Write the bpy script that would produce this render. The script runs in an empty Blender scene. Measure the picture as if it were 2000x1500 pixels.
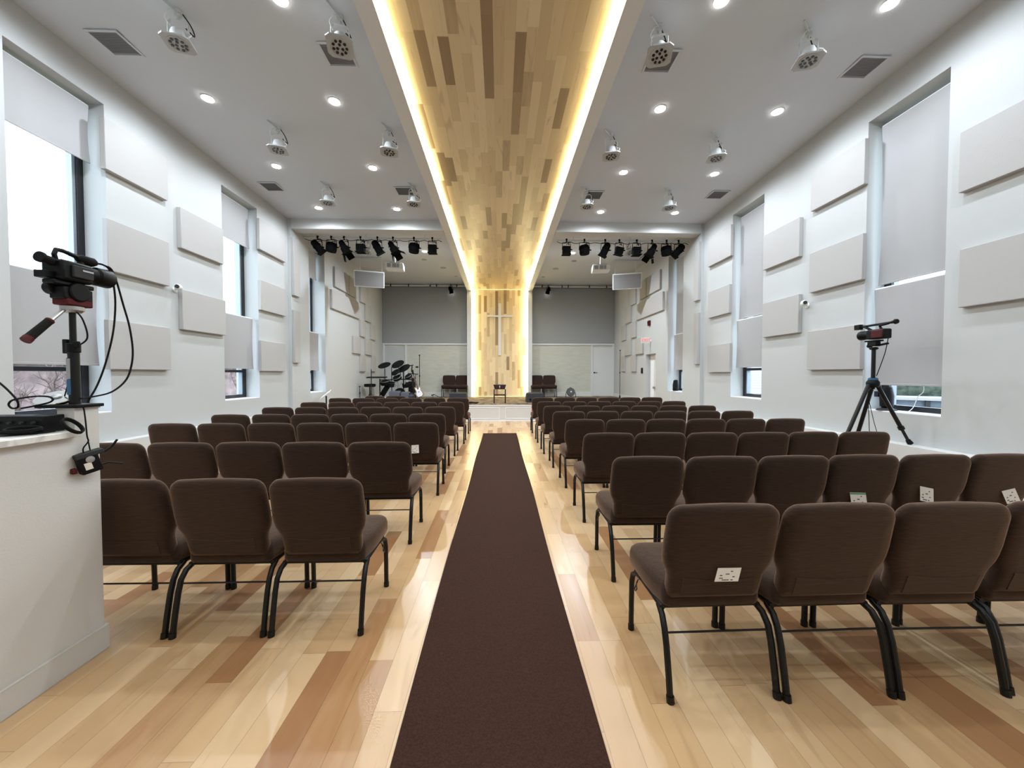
import bpy, bmesh, math, random
from mathutils import Vector, Matrix, Euler
PI = math.pi
random.seed(7)
SC = bpy.context.scene
C = SC.collection
R = math.radians

# ------------------------------------------------------------------ camera
F = 740.0
cam_d = bpy.data.cameras.new('camera')
cam_d.sensor_fit = 'HORIZONTAL'; cam_d.sensor_width = 36.0; cam_d.lens = 36.0*F/2000.0
cam_d.clip_start = 0.05; cam_d.clip_end = 300
cam = bpy.data.objects.new('camera', cam_d); C.objects.link(cam)
cam.location = (0, 0, 1.42)
cam.rotation_euler = Euler((R(90-1.47), 0, -R(1.857)), 'XYZ')
SC.camera = cam

# ------------------------------------------------------------------ world, exposure
w = bpy.data.worlds.new('overcast_sky'); SC.world = w; w.use_nodes = True
nt = w.node_tree
bg = nt.nodes['Background']
bg.inputs['Color'].default_value = (0.80, 0.90, 1.0, 1)
bg.inputs['Strength'].default_value = 7.0
vs = SC.view_settings
vs.view_transform = 'Standard'; vs.look = 'None'; vs.gamma = 1.0; vs.exposure = 0.0
vs.use_curve_mapping = False

# ------------------------------------------------------------------ recessed lamps of the room
P_DOWN = 94.0
LED_POWER = 14.0
DOWN = [(sx*x, y, 'inner' if x < 3 else 'outer') for sx in (-1, 1) for y in (5.17, 6.69, 8.20) for x in (2.18, 3.81)]
DOWN += [(-2.13, 3.85, 'inner'), (2.17, 3.73, 'inner'), (3.85, 3.71, 'outer'), (-3.8, 3.75, 'outer'), (-2.18, 11.2, 'inner'), (2.16, 11.2, 'inner')]
DOWN_BACK = [(sx*x, y) for sx in (-1, 1) for y in (2.2, 0.7, -0.8) for x in (2.18, 3.81)]

def ceil_z(y):
    if y > 8.75: return 5.0
    return 5.08 - 0.17*(max(y, 3.0)-3.5)/5.25

def spot(name, loc, power, size=174, blend=0.6, color=(0.80, 0.90, 1.0), rot=(0, 0, 0), radius=0.05):
    l = bpy.data.lights.new(name, 'SPOT'); l.energy = power; l.spot_size = R(size); l.spot_blend = blend
    l.color = color; l.shadow_soft_size = radius
    o = bpy.data.objects.new(name, l); C.objects.link(o); o.location = loc; o.rotation_euler = rot
    return o

# ------------------------------------------------------------------ materials
def mat(name, col, rough=0.6, metal=0.0, spec=0.5, emit=None, estr=0.0, bump=None, sheen=0.0, coat=0.0):
    m = bpy.data.materials.new(name); m.use_nodes = True
    n = m.node_tree; b = n.nodes['Principled BSDF']
    b.inputs['Base Color'].default_value = (*col, 1)
    b.inputs['Roughness'].default_value = rough
    b.inputs['Metallic'].default_value = metal
    b.inputs['Specular IOR Level'].default_value = spec
    if sheen:
        b.inputs['Sheen Weight'].default_value = sheen; b.inputs['Sheen Roughness'].default_value = 0.45
        b.inputs['Sheen Tint'].default_value = (0.9, 0.75, 0.65, 1)
    if coat: b.inputs['Coat Weight'].default_value = coat
    if emit:
        b.inputs['Emission Color'].default_value = (*emit, 1); b.inputs['Emission Strength'].default_value = estr
    if bump:
        sc, st = bump[0], bump[1]
        t = n.nodes.new('ShaderNodeTexCoord'); mp = n.nodes.new('ShaderNodeMapping')
        mp.inputs['Scale'].default_value = bump[2] if len(bump) > 2 else (1, 1, 1)
        nz = n.nodes.new('ShaderNodeTexNoise'); nz.inputs['Scale'].default_value = sc; nz.inputs['Detail'].default_value = 4
        bp = n.nodes.new('ShaderNodeBump'); bp.inputs['Strength'].default_value = st; bp.inputs['Distance'].default_value = 0.01
        n.links.new(t.outputs['Object'], mp.inputs[0]); n.links.new(mp.outputs[0], nz.inputs['Vector'])
        n.links.new(nz.outputs[0], bp.inputs['Height']); n.links.new(bp.outputs[0], b.inputs['Normal'])
    return m

def N(n, t, **kw):
    x = n.nodes.new(t)
    for k, v in kw.items(): setattr(x, k, v)
    return x

def mth(n, op, a, b=None, c=None):
    x = n.nodes.new('ShaderNodeMath'); x.operation = op
    for i, v in enumerate((a, b, c)):
        if v is None: continue
        if hasattr(v, 'links') or isinstance(v, bpy.types.NodeSocket): n.links.new(v, x.inputs[i])
        else: x.inputs[i].default_value = v
    return x.outputs[0]

def planks(name, width, length, stops, axis_w='X', axis_l='Y', rough=0.3, seam=0.0016, seamdark=0.55, spec=0.5, grain=0.25, coat=0.0, streak=0.5):
    """staggered boards, colour per board, grain along the board"""
    m = bpy.data.materials.new(name); m.use_nodes = True; n = m.node_tree; b = n.nodes['Principled BSDF']
    L = n.links
    tc = N(n, 'ShaderNodeTexCoord'); sp = N(n, 'ShaderNodeSeparateXYZ'); L.new(tc.outputs['Object'], sp.inputs[0])
    ax = {'X': 0, 'Y': 1, 'Z': 2}
    u = mth(n, 'DIVIDE', mth(n, 'ADD', sp.outputs[ax[axis_w]], 20.0), width)
    row = mth(n, 'FLOOR', u); fu = mth(n, 'FRACT', u)
    wn = N(n, 'ShaderNodeTexWhiteNoise', noise_dimensions='1D'); L.new(row, wn.inputs['W'])
    r1 = wn.outputs['Value']
    wn2 = N(n, 'ShaderNodeTexWhiteNoise', noise_dimensions='1D'); L.new(mth(n, 'ADD', row, 71.3), wn2.inputs['W'])
    ln = mth(n, 'MULTIPLY_ADD', wn2.outputs['Value'], length*0.7, length*0.65)
    v = mth(n, 'ADD', mth(n, 'DIVIDE', mth(n, 'ADD', sp.outputs[ax[axis_l]], 30.0), ln), mth(n, 'MULTIPLY', r1, 9.0))
    colm = mth(n, 'FLOOR', v); fv = mth(n, 'FRACT', v)
    cb = N(n, 'ShaderNodeCombineXYZ'); L.new(row, cb.inputs[0]); L.new(colm, cb.inputs[1])
    wn3 = N(n, 'ShaderNodeTexWhiteNoise', noise_dimensions='3D'); L.new(cb.outputs[0], wn3.inputs['Vector'])
    rnd = wn3.outputs['Value']
    # grain
    mp = N(n, 'ShaderNodeMapping'); s = [1, 1, 1]; s[ax[axis_w]] = 14; s[ax[axis_l]] = 1.3
    mp.inputs['Scale'].default_value = s
    off = N(n, 'ShaderNodeCombineXYZ'); L.new(mth(n, 'MULTIPLY', rnd, 37.0), off.inputs[0]); L.new(mth(n, 'MULTIPLY', rnd, 53.0), off.inputs[1])
    L.new(off.outputs[0], mp.inputs['Location']); L.new(tc.outputs['Object'], mp.inputs['Vector'])
    nz = N(n, 'ShaderNodeTexNoise'); nz.inputs['Scale'].default_value = 1.6; nz.inputs['Detail'].default_value = 6; nz.inputs['Distortion'].default_value = 1.2
    L.new(mp.outputs[0], nz.inputs['Vector'])
    f = mth(n, 'ADD', rnd, mth(n, 'MULTIPLY', mth(n, 'SUBTRACT', nz.outputs[0], 0.5), grain))
    cr = N(n, 'ShaderNodeValToRGB'); el = cr.color_ramp.elements
    while len(el) < len(stops): el.new(0.5)
    for e, (p, c) in zip(el, stops): e.position = p; e.color = (*c, 1)
    L.new(f, cr.inputs[0])
    # dark heartwood streaks
    nz2 = N(n, 'ShaderNodeTexNoise'); nz2.inputs['Scale'].default_value = 0.9; nz2.inputs['Detail'].default_value = 3; nz2.inputs['Distortion'].default_value = 2.2
    mp2 = N(n, 'ShaderNodeMapping'); s2 = [1, 1, 1]; s2[ax[axis_w]] = 9; s2[ax[axis_l]] = 1.1; mp2.inputs['Scale'].default_value = s2
    L.new(off.outputs[0], mp2.inputs['Location']); L.new(tc.outputs['Object'], mp2.inputs['Vector']); L.new(mp2.outputs[0], nz2.inputs['Vector'])
    rp = N(n, 'ShaderNodeMapRange'); rp.inputs['From Min'].default_value = 0.60; rp.inputs['From Max'].default_value = 0.72
    L.new(nz2.outputs[0], rp.inputs['Value'])
    st = mth(n, 'MULTIPLY', rp.outputs[0], streak)
    mx = N(n, 'ShaderNodeMix', data_type='RGBA'); L.new(st, mx.inputs[0]); L.new(cr.outputs[0], mx.inputs[6])
    mx.inputs[7].default_value = (*[c*0.9 for c in stops[0][1]], 1)
    # seams
    du = mth(n, 'MULTIPLY', mth(n, 'MINIMUM', fu, mth(n, 'SUBTRACT', 1.0, fu)), width)
    dv = mth(n, 'MULTIPLY', mth(n, 'MINIMUM', fv, mth(n, 'SUBTRACT', 1.0, fv)), ln)
    d = mth(n, 'MINIMUM', du, dv)
    sm = N(n, 'ShaderNodeMapRange'); sm.inputs['From Min'].default_value = seam*0.4; sm.inputs['From Max'].default_value = seam
    sm.inputs['To Min'].default_value = seamdark; sm.inputs['To Max'].default_value = 1.0; L.new(d, sm.inputs['Value'])
    mx2 = N(n, 'ShaderNodeMix', data_type='RGBA', blend_type='MULTIPLY'); mx2.inputs[0].default_value = 1.0
    L.new(mx.outputs[2], mx2.inputs[6]); L.new(sm.outputs[0], mx2.inputs[7])
    L.new(mx2.outputs[2], b.inputs['Base Color'])
    rr = N(n, 'ShaderNodeMapRange'); rr.inputs['To Min'].default_value = rough*0.8; rr.inputs['To Max'].default_value = rough*1.25
    L.new(nz.outputs[0], rr.inputs['Value']); L.new(rr.outputs[0], b.inputs['Roughness'])
    b.inputs['Specular IOR Level'].default_value = spec
    b.inputs['Coat Weight'].default_value = coat; b.inputs['Coat Roughness'].default_value = 0.12
    bp = N(n, 'ShaderNodeBump'); bp.inputs['Strength'].default_value = 0.12; bp.inputs['Distance'].default_value = 0.001
    L.new(sm.outputs[0], bp.inputs['Height']); L.new(bp.outputs[0], b.inputs['Normal'])
    return m

def mottled(name, cols, scale, rough=0.8, detail=5, bump=0.0, spec=0.3, kind='noise', vec=(1, 1, 1), lo=0.35, hi=0.65):
    m = bpy.data.materials.new(name); m.use_nodes = True; n = m.node_tree; b = n.nodes['Principled BSDF']; L = n.links
    tc = N(n, 'ShaderNodeTexCoord'); mp = N(n, 'ShaderNodeMapping'); mp.inputs['Scale'].default_value = vec
    L.new(tc.outputs['Object'], mp.inputs[0])
    nz = N(n, 'ShaderNodeTexNoise'); nz.inputs['Scale'].default_value = scale; nz.inputs['Detail'].default_value = detail
    nz.inputs['Distortion'].default_value = 1.5 if kind == 'marble' else 0.0
    L.new(mp.outputs[0], nz.inputs['Vector'])
    cr = N(n, 'ShaderNodeValToRGB'); el = cr.color_ramp.elements
    while len(el) < len(cols): el.new(0.5)
    for i, (e, c) in enumerate(zip(el, cols)):
        e.position = lo+(hi-lo)*i/(len(cols)-1); e.color = (*c, 1)
    L.new(nz.outputs[0], cr.inputs[0]); L.new(cr.outputs[0], b.inputs['Base Color'])
    b.inputs['Roughness'].default_value = rough; b.inputs['Specular IOR Level'].default_value = spec
    if bump:
        bp = N(n, 'ShaderNodeBump'); bp.inputs['Strength'].default_value = bump; bp.inputs['Distance'].default_value = 0.01
        L.new(nz.outputs[0], bp.inputs['Height']); L.new(bp.outputs[0], b.inputs['Normal'])
    return m

def fabric(name, c1, c2, sheen=0.3):
    m = bpy.data.materials.new(name); m.use_nodes = True; n = m.node_tree; b = n.nodes['Principled BSDF']; L = n.links
    tc = N(n, 'ShaderNodeTexCoord'); mp = N(n, 'ShaderNodeMapping'); mp.inputs['Scale'].default_value = (14, 60, 260)
    L.new(tc.outputs['Object'], mp.inputs[0])
    nz = N(n, 'ShaderNodeTexNoise'); nz.inputs['Scale'].default_value = 1.0; nz.inputs['Detail'].default_value = 3
    L.new(mp.outputs[0], nz.inputs['Vector'])
    cr = N(n, 'ShaderNodeValToRGB'); cr.color_ramp.elements[0].position = 0.3; cr.color_ramp.elements[1].position = 0.7
    cr.color_ramp.elements[0].color = (*c1, 1); cr.color_ramp.elements[1].color = (*c2, 1)
    L.new(nz.outputs[0], cr.inputs[0]); L.new(cr.outputs[0], b.inputs['Base Color'])
    b.inputs['Roughness'].default_value = 0.9; b.inputs['Specular IOR Level'].default_value = 0.2
    b.inputs['Sheen Weight'].default_value = sheen; b.inputs['Sheen Roughness'].default_value = 0.5
    b.inputs['Sheen Tint'].default_value = (0.85, 0.55, 0.38, 1)
    bp = N(n, 'ShaderNodeBump'); bp.inputs['Strength'].default_value = 0.35; bp.inputs['Distance'].default_value = 0.004
    L.new(nz.outputs[0], bp.inputs['Height']); L.new(bp.outputs[0], b.inputs['Normal'])
    return m

def glass_mat():
    m = bpy.data.materials.new('window_glass'); m.use_nodes = True; n = m.node_tree
    n.nodes.remove(n.nodes['Principled BSDF']); o = n.nodes['Material Output']
    t = N(n, 'ShaderNodeBsdfTransparent'); g = N(n, 'ShaderNodeBsdfGlossy'); g.inputs['Roughness'].default_value = 0.02
    t.inputs[0].default_value = (0.93, 0.97, 1.0, 1)
    fr = N(n, 'ShaderNodeLayerWeight'); fr.inputs[0].default_value = 0.5; mx = N(n, 'ShaderNodeMixShader')
    n.links.new(mth(n, 'MULTIPLY_ADD', mth(n, 'POWER', fr.outputs['Facing'], 4.0), 0.35, 0.02), mx.inputs[0]); n.links.new(t.outputs[0], mx.inputs[1]); n.links.new(g.outputs[0], mx.inputs[2])
    n.links.new(mx.outputs[0], o.inputs[0]); return m

def emitter(name, col, s, sample=True):
    m = mat(name, (0.8, 0.8, 0.8), 0.5, emit=col, estr=s)
    if not sample: m.cycles.emission_sampling = 'NONE'
    return m

MAPLE = [(0.0, (0.34, 0.165, 0.073)), (0.12, (0.41, 0.215, 0.10)), (0.22, (0.53, 0.33, 0.168)), (0.6, (0.61, 0.40, 0.215)), (1.0, (0.69, 0.485, 0.285))]
CEILW = [(0.0, (0.25, 0.165, 0.09)), (0.12, (0.31, 0.215, 0.12)), (0.22, (0.50, 0.375, 0.225)), (0.6, (0.57, 0.44, 0.27)), (1.0, (0.65, 0.52, 0.34))]
M = dict(
    wall=mat('wall_paint', (0.50, 0.508, 0.505), 0.85, spec=0.25, bump=(90, 0.05)),
    ceil=mat('ceiling_paint', (0.575, 0.60, 0.635), 0.9, spec=0.2),
    trim=mat('white_trim', (0.66, 0.66, 0.65), 0.5),
    gloss_white=mat('gloss_white', (0.88, 0.885, 0.92), 0.35),
    beam=mat('beam_paint', (0.58, 0.585, 0.575), 0.8, spec=0.2),
    floor=planks('maple_floor', 0.118, 0.85, MAPLE, rough=0.29, spec=0.45, grain=0.10, coat=0.0, streak=0.22, seam=0.0014, seamdark=0.55),
    woodc=planks('maple_ceiling', 0.112, 0.80, CEILW, rough=0.33, spec=0.45, grain=0.12, streak=0.35, seam=0.0015, seamdark=0.8),
    woodw=planks('maple_wall', 0.112, 0.80, [(p, tuple(min(0.85, q*1.12) for q in c)) for p, c in CEILW], axis_l='Z', rough=0.33, spec=0.45, grain=0.12, streak=0.35, seam=0.0015, seamdark=0.8),
    carpet=mottled('brown_runner', [(0.035, 0.0155, 0.0105), (0.052, 0.0255, 0.018)], 160, 0.95, bump=0.4, spec=0.1),
    stagecarpet=mottled('patterned_carpet', [(0.06, 0.038, 0.025), (0.17, 0.115, 0.07), (0.30, 0.24, 0.16), (0.12, 0.07, 0.04)], 4.5, 0.95, detail=3, spec=0.1, lo=0.3, hi=0.7),
    fabric=fabric('brown_fabric', (0.0165, 0.0088, 0.0056), (0.034, 0.0195, 0.0135), 0.4),
    fabric_dark=fabric('dark_brown_fabric', (0.022, 0.011, 0.009), (0.040, 0.021, 0.017), 0.15),
    blackmetal=mat('black_metal', (0.004, 0.004, 0.004), 0.42, spec=0.35, bump=(150, 0.1)),
    black=mat('black_plastic', (0.003, 0.003, 0.0035), 0.5, spec=0.2),
    blackgloss=mat('black_gloss', (0.01, 0.01, 0.01), 0.15),
    rubber=mat('black_rubber', (0.006, 0.006, 0.006), 0.8, spec=0.2),
    darkgrey=mat('dark_grey', (0.03, 0.03, 0.034), 0.7, spec=0.3),
    grille=mat('grey_grille', (0.25, 0.24, 0.235), 0.85, bump=(300, 0.5)),
    monitor=mat('grey_wedge', (0.10, 0.105, 0.13), 0.75),
    panel=mat('acoustic_fabric', (0.455, 0.44, 0.43), 0.95, spec=0.1, bump=(400, 0.3)),
    backwall=mottled('painted_brick', [(0.52, 0.515, 0.45), (0.57, 0.565, 0.50)], 3, 0.85, vec=(1, 1, 5), bump=0.3),
    dimled=emitter('dim_led', (1.0, 0.80, 0.35), 1.6, False),
    curtain=mat('grey_backdrop', (0.33, 0.335, 0.33), 0.95, spec=0.1, bump=(220, 0.3)),
    blind=mat('grey_blind', (0.40, 0.395, 0.40), 0.9, spec=0.15, bump=(500, 0.15)),
    white=mat('white_plastic', (0.75, 0.76, 0.75), 0.4),
    whitemetal=mat('white_metal', (0.60, 0.62, 0.61), 0.4),
    face=mat('light_face', (0.42, 0.42, 0.41), 0.5),
    chrome=mat('chrome', (0.7, 0.7, 0.7), 0.2, metal=1.0),
    silver=mat('silver_metal', (0.45, 0.45, 0.46), 0.35, metal=0.8),
    matteblack=mat('matte_black', (0.0018, 0.0018, 0.0018), 0.85, spec=0.08),
    red=mat('red_plastic', (0.065, 0.004, 0.007), 0.5, spec=0.25),
    redpaint=mat('red_anodised', (0.08, 0.008, 0.010), 0.6, spec=0.2),
    pink=mat('red_cloth', (0.65, 0.03, 0.07), 0.7),
    frame=mat('dark_window_frame', (0.008, 0.009, 0.013), 0.4),
    framelight=mat('grey_window_track', (0.30, 0.34, 0.38), 0.4, metal=0.3),
    glass=glass_mat(),
    vent=mat('vent_grey', (0.24, 0.235, 0.24), 0.6),
    slat=mat('vent_slat', (0.33, 0.32, 0.32), 0.6),
    marble=mottled('marbled_laminate', [(0.60, 0.59, 0.575), (0.78, 0.77, 0.75), (0.85, 0.84, 0.82)], 5, 0.4, kind='marble', vec=(1, 2.5, 1)),
    booth=mat('booth_paint', (0.66, 0.645, 0.63), 0.85, spec=0.2, bump=(120, 0.12)),
    paper=mat('paper_card', (0.78, 0.72, 0.66), 0.8),
    ink=mat('printed_ink', (0.12, 0.12, 0.11), 0.8),
    green=mat('green_print', (0.10, 0.30, 0.12), 0.8),
    cream=mat('cream_wood', (0.80, 0.74, 0.60), 0.4),
    blue=mat('dark_blue', (0.008, 0.012, 0.035), 0.35),
    bluelabel=mat('blue_label', (0.03, 0.12, 0.25), 0.5),
    led=emitter('warm_led_strip', (1.0, 0.89, 0.50), LED_POWER), ledwall=emitter('warm_led_wall_strip', (1.0, 0.88, 0.46), LED_POWER*2.6),
    lamp=emitter('downlight_disc', (1.0, 0.96, 0.90), 25.0, False),
    lens=emitter('lit_lens', (1.0, 0.98, 0.95), 3.0, False),
    led_lens=mat('dark_lens', (0.012, 0.012, 0.012), 0.15),
    exitred=mat('exit_red', (0.75, 0.10, 0.09), 0.5, emit=(1, 0.16, 0.12), estr=0.5),
    bark=mottled('bark', [(0.10, 0.065, 0.06), (0.20, 0.145, 0.135)], 12, 0.9),
    hedge=mottled('hedge_leaves', [(0.02, 0.03, 0.02), (0.06, 0.075, 0.055)], 6, 0.9, bump=0.8),
    grass=mottled('winter_grass', [(0.10, 0.11, 0.06), (0.20, 0.18, 0.11)], 4, 0.95),
    brick=mottled('pinkish_brick', [(0.16, 0.115, 0.115), (0.30, 0.22, 0.21)], 3, 0.9),
    siding=mat('white_siding', (0.42, 0.44, 0.47), 0.7),
    fencegrey=mat('grey_container', (0.12, 0.145, 0.185), 0.7),
)

# ------------------------------------------------------------------ mesh helpers
class MB:
    def __init__(s): s.v = []; s.f = []; s.mi = []; s.m = 0; s.X = Matrix.Identity(4)
    def add(s, vs, fs):
        o = len(s.v); X = s.X
        s.v += [tuple(X @ Vector(p)) for p in vs]
        s.f += [tuple(i+o for i in f) for f in fs]; s.mi += [s.m]*len(fs)
    def box(s, x0, x1, y0, y1, z0, z1):
        v = [(x, y, z) for x in (x0, x1) for y in (y0, y1) for z in (z0, z1)]
        s.add(v, [(0, 1, 3, 2), (4, 6, 7, 5), (0, 4, 5, 1), (2, 3, 7, 6), (0, 2, 6, 4), (1, 5, 7, 3)]); return s
    def cbox(s, c, d, rot=None):
        X = s.X
        s.X = X @ Matrix.Translation(c) @ (rot.to_matrix().to_4x4() if rot else Matrix.Identity(4))
        s.box(-d[0]/2, d[0]/2, -d[1]/2, d[1]/2, -d[2]/2, d[2]/2); s.X = X; return s
    def cone(s, p0, p1, r0, r1=None, n=16, caps=True):
        if r1 is None: r1 = r0
        p0 = Vector(p0); p1 = Vector(p1); d = (p1-p0)
        q = d.to_track_quat('Z', 'Y').to_matrix()
        vs = []
        for p, r in ((p0, r0), (p1, r1)):
            for i in range(n):
                a = 2*PI*i/n; vs.append(p + q @ Vector((r*math.cos(a), r*math.sin(a), 0)))
        fs = [(i, (i+1) % n, n+(i+1) % n, n+i) for i in range(n)]
        if caps: fs += [tuple(range(n-1, -1, -1)), tuple(range(n, 2*n))]
        s.add(vs, fs); return s
    def lathe(s, prof, origin=(0, 0, 0), axis=(0, 0, 1), n=24):
        """prof: list of (r, h) along axis"""
        q = Vector(axis).to_track_quat('Z', 'Y').to_matrix(); o = Vector(origin)
        vs = []
        for r, h in prof:
            for i in range(n):
                a = 2*PI*i/n; vs.append(o + q @ Vector((r*math.cos(a), r*math.sin(a), h)))
        fs = []
        for j in range(len(prof)-1):
            for i in range(n): fs.append((j*n+i, j*n+(i+1) % n, (j+1)*n+(i+1) % n, (j+1)*n+i))
        fs.append(tuple(range(n-1, -1, -1))); k = (len(prof)-1)*n; fs.append(tuple(range(k, k+n)))
        s.add(vs, fs); return s
    def tube(s, pts, r, n=8, closed=False, flat=None):
        pts = [Vector(p) for p in pts]
        if len(pts) < 2: return s
        if not closed and 4 <= len(pts) <= 24 and not isinstance(r, (list, tuple)) and r < 0.0065:
            P = [pts[0]]+pts+[pts[-1]]; out = []
            for i in range(1, len(P)-2):
                a, b_, c, d = P[i-1:i+3]
                for k in range(5):
                    u = k/5; out.append(0.5*((2*b_)+(c-a)*u+(2*a-5*b_+4*c-d)*u*u+(3*b_-a-3*c+d)*u*u*u))
            pts = out+[pts[-1]]
        m = len(pts); vs = []; fs = []
        up = Vector((0, 0, 1)); prev = None
        for i, p in enumerate(pts):
            if closed: t = pts[(i+1) % m]-pts[i-1]
            else: t = pts[min(i+1, m-1)]-pts[max(i-1, 0)]
            t.normalize()
            if prev is None:
                a = up.cross(t)
                if a.length < 1e-3: a = Vector((1, 0, 0)).cross(t)
                a.normalize()
            else:
                a = prev-t*prev.dot(t)
                if a.length < 1e-5: a = up.cross(t)
                a.normalize()
            prev = a; b = t.cross(a)
            rr = r[i] if isinstance(r, (list, tuple)) else r
            for k in range(n):
                an = 2*PI*k/n; ra, rb = rr, rr*(flat or 1)
                vs.append(p+a*(ra*math.cos(an))+b*(rb*math.sin(an)))
        for i in range(m if closed else m-1):
            j = (i+1) % m
            for k in range(n): fs.append((i*n+k, i*n+(k+1) % n, j*n+(k+1) % n, j*n+k))
        if not closed: fs += [tuple(range(n-1, -1, -1)), tuple(range((m-1)*n, m*n))]
        s.add(vs, fs); return s
    def prism(s, poly, h0, h1, axis='Z'):
        n = len(poly)
        def P(a, b, h): return {'Z': (a, b, h), 'Y': (a, h, b), 'X': (h, a, b)}[axis]
        vs = [P(a, b, h0) for a, b in poly]+[P(a, b, h1) for a, b in poly]
        fs = [(i, (i+1) % n, n+(i+1) % n, n+i) for i in range(n)]+[tuple(range(n-1, -1, -1)), tuple(range(n, 2*n))]
        s.add(vs, fs); return s
    def loft(s, rings):
        n = len(rings[0]); vs = [p for r in rings for p in r]; fs = []
        for j in range(len(rings)-1):
            for i in range(n): fs.append((j*n+i, j*n+(i+1) % n, (j+1)*n+(i+1) % n, (j+1)*n+i))
        fs.append(tuple(range(n-1, -1, -1))); k = (len(rings)-1)*n; fs.append(tuple(range(k, k+n)))
        s.add(vs, fs); return s
    def sphere(s, c, r, n=16, m=10, sq=(1, 1, 1)):
        c = Vector(c); vs = [c+Vector((0, 0, -r*sq[2]))]
        for j in range(1, m):
            ph = -PI/2+PI*j/m
            for i in range(n):
                a = 2*PI*i/n; vs.append(c+Vector((r*sq[0]*math.cos(ph)*math.cos(a), r*sq[1]*math.cos(ph)*math.sin(a), r*sq[2]*math.sin(ph))))
        vs.append(c+Vector((0, 0, r*sq[2]))); fs = [(0, 1+(i+1) % n, 1+i) for i in range(n)]
        for j in range(m-2):
            for i in range(n): fs.append((1+j*n+i, 1+j*n+(i+1) % n, 1+(j+1)*n+(i+1) % n, 1+(j+1)*n+i))
        t = len(vs)-1; fs += [(t, 1+(m-2)*n+i, 1+(m-2)*n+(i+1) % n) for i in range(n)]
        s.add(vs, fs); return s
    def mesh(s, name, mats, ang=35):
        me = bpy.data.meshes.new(name); bm = bmesh.new()
        vv = [bm.verts.new(p) for p in s.v]
        for f, mi in zip(s.f, s.mi):
            try:
                x = bm.faces.new([vv[i] for i in f]); x.material_index = mi; x.smooth = True
            except ValueError: pass
        bmesh.ops.remove_doubles(bm, verts=bm.verts, dist=1e-6)
        bmesh.ops.recalc_face_normals(bm, faces=bm.faces)
        for e in bm.edges:
            e.smooth = len(e.link_faces) == 2 and e.calc_face_angle(0) < R(ang)
        bm.to_mesh(me); bm.free()
        for m_ in (mats if isinstance(mats, (list, tuple)) else [mats]): me.materials.append(m_)
        return me
    def build(s, name, mats, parent=None, bevel=0, loc=None, ang=35):
        o = bpy.data.objects.new(name, s.mesh(name, mats, ang)); C.objects.link(o)
        if parent: o.parent = parent
        if loc: o.location = loc
        if bevel:
            b = o.modifiers.new('bevel', 'BEVEL'); b.width = bevel; b.segments = 2; b.limit_method = 'ANGLE'; b.angle_limit = R(40)
        return o

def tag(o, label, cat, group=None, kind=None):
    o['label'] = label; o['category'] = cat
    if group: o['group'] = group
    if kind: o['kind'] = kind
    return o

def thing(name, label, cat, loc=(0, 0, 0), rz=0.0, group=None, rot=None):
    o = bpy.data.objects.new(name, None); C.objects.link(o); o.empty_display_size = 0.1
    o.location = loc; o.rotation_euler = rot if rot else (0, 0, rz)
    return tag(o, label, cat, group)

def struct(o): o['kind'] = 'structure'; return o

def dup(root, loc, rz=None, label=None, group=None, scale=None, rot=None, kids=None):
    kids = list(root.children) if kids is None else kids
    r = root.copy(); C.objects.link(r); r.location = loc
    if rz is not None: r.rotation_euler = (0, 0, rz)
    if rot is not None: r.rotation_euler = rot
    if label: r['label'] = label
    if group: r['group'] = group
    if scale: r.scale = scale
    for ch in kids:
        c = ch.copy(); C.objects.link(c); c.parent = r
        for g in ch.children:
            d = g.copy(); C.objects.link(d); d.parent = c
    return r

ORD = ['', 'first', 'second', 'third', 'fourth', 'fifth', 'sixth', 'seventh', 'eighth', 'ninth']

# ================================================================== ROOM SHELL
W = 4.75; WF = 4.68; YB = 15.4; YSTEP = 8.72; YN = -3.0
WIN_L = [(3.86, 4.79), (6.71, 7.66), (9.52, 10.36)]
WIN_R = [(3.92, 4.81), (6.73, 7.65), (9.57, 10.43)]
SILL, HEAD = 0.955, 4.66

def wall(name, sx, wins):
    b = MB(); b2 = MB()
    def seg(y0, y1, z0, z1):
        if y0 < YSTEP < y1: seg(y0, YSTEP, z0, z1); seg(YSTEP, y1, z0, z1); return
        xi = W if y1 <= YSTEP+1e-6 else WF
        (b if y1 <= YSTEP+1e-6 else b2).box(min(sx*xi, sx*5.2), max(sx*xi, sx*5.2), y0, y1, z0, z1)
    y = YN
    for a, c in wins:
        seg(y, a, 0, 5.4); seg(a, c, 0, SILL); seg(a, c, HEAD, 5.4); y = c
    if sx > 0:
        seg(y, 11.25, 0, 5.4); seg(11.25, 12.02, 2.05, 5.4); seg(12.02, YB, 0, 5.4)
        b2.box(4.86, 5.2, 11.25, 12.02, 0, 2.05)
    else: seg(y, YB, 0, 5.4)
    struct(b2.build(name+'_far', M['wall'])); return struct(b.build(name, M['wall']))
wall('wall_left', -1, WIN_L); wall('wall_right', 1, WIN_R)
struct(MB().box(-5.2, 5.2, YB, YB+0.3, 0, 5.4).build('wall_back', M['backwall']))
struct(MB().box(-5.2, 5.2, YN-0.3, YN, 0, 5.4).build('wall_rear', M['wall']))
struct(MB().box(-5.2, 5.2, YN, YB, -0.2, 0).build('floor', M['floor']))
b = MB()
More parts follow.
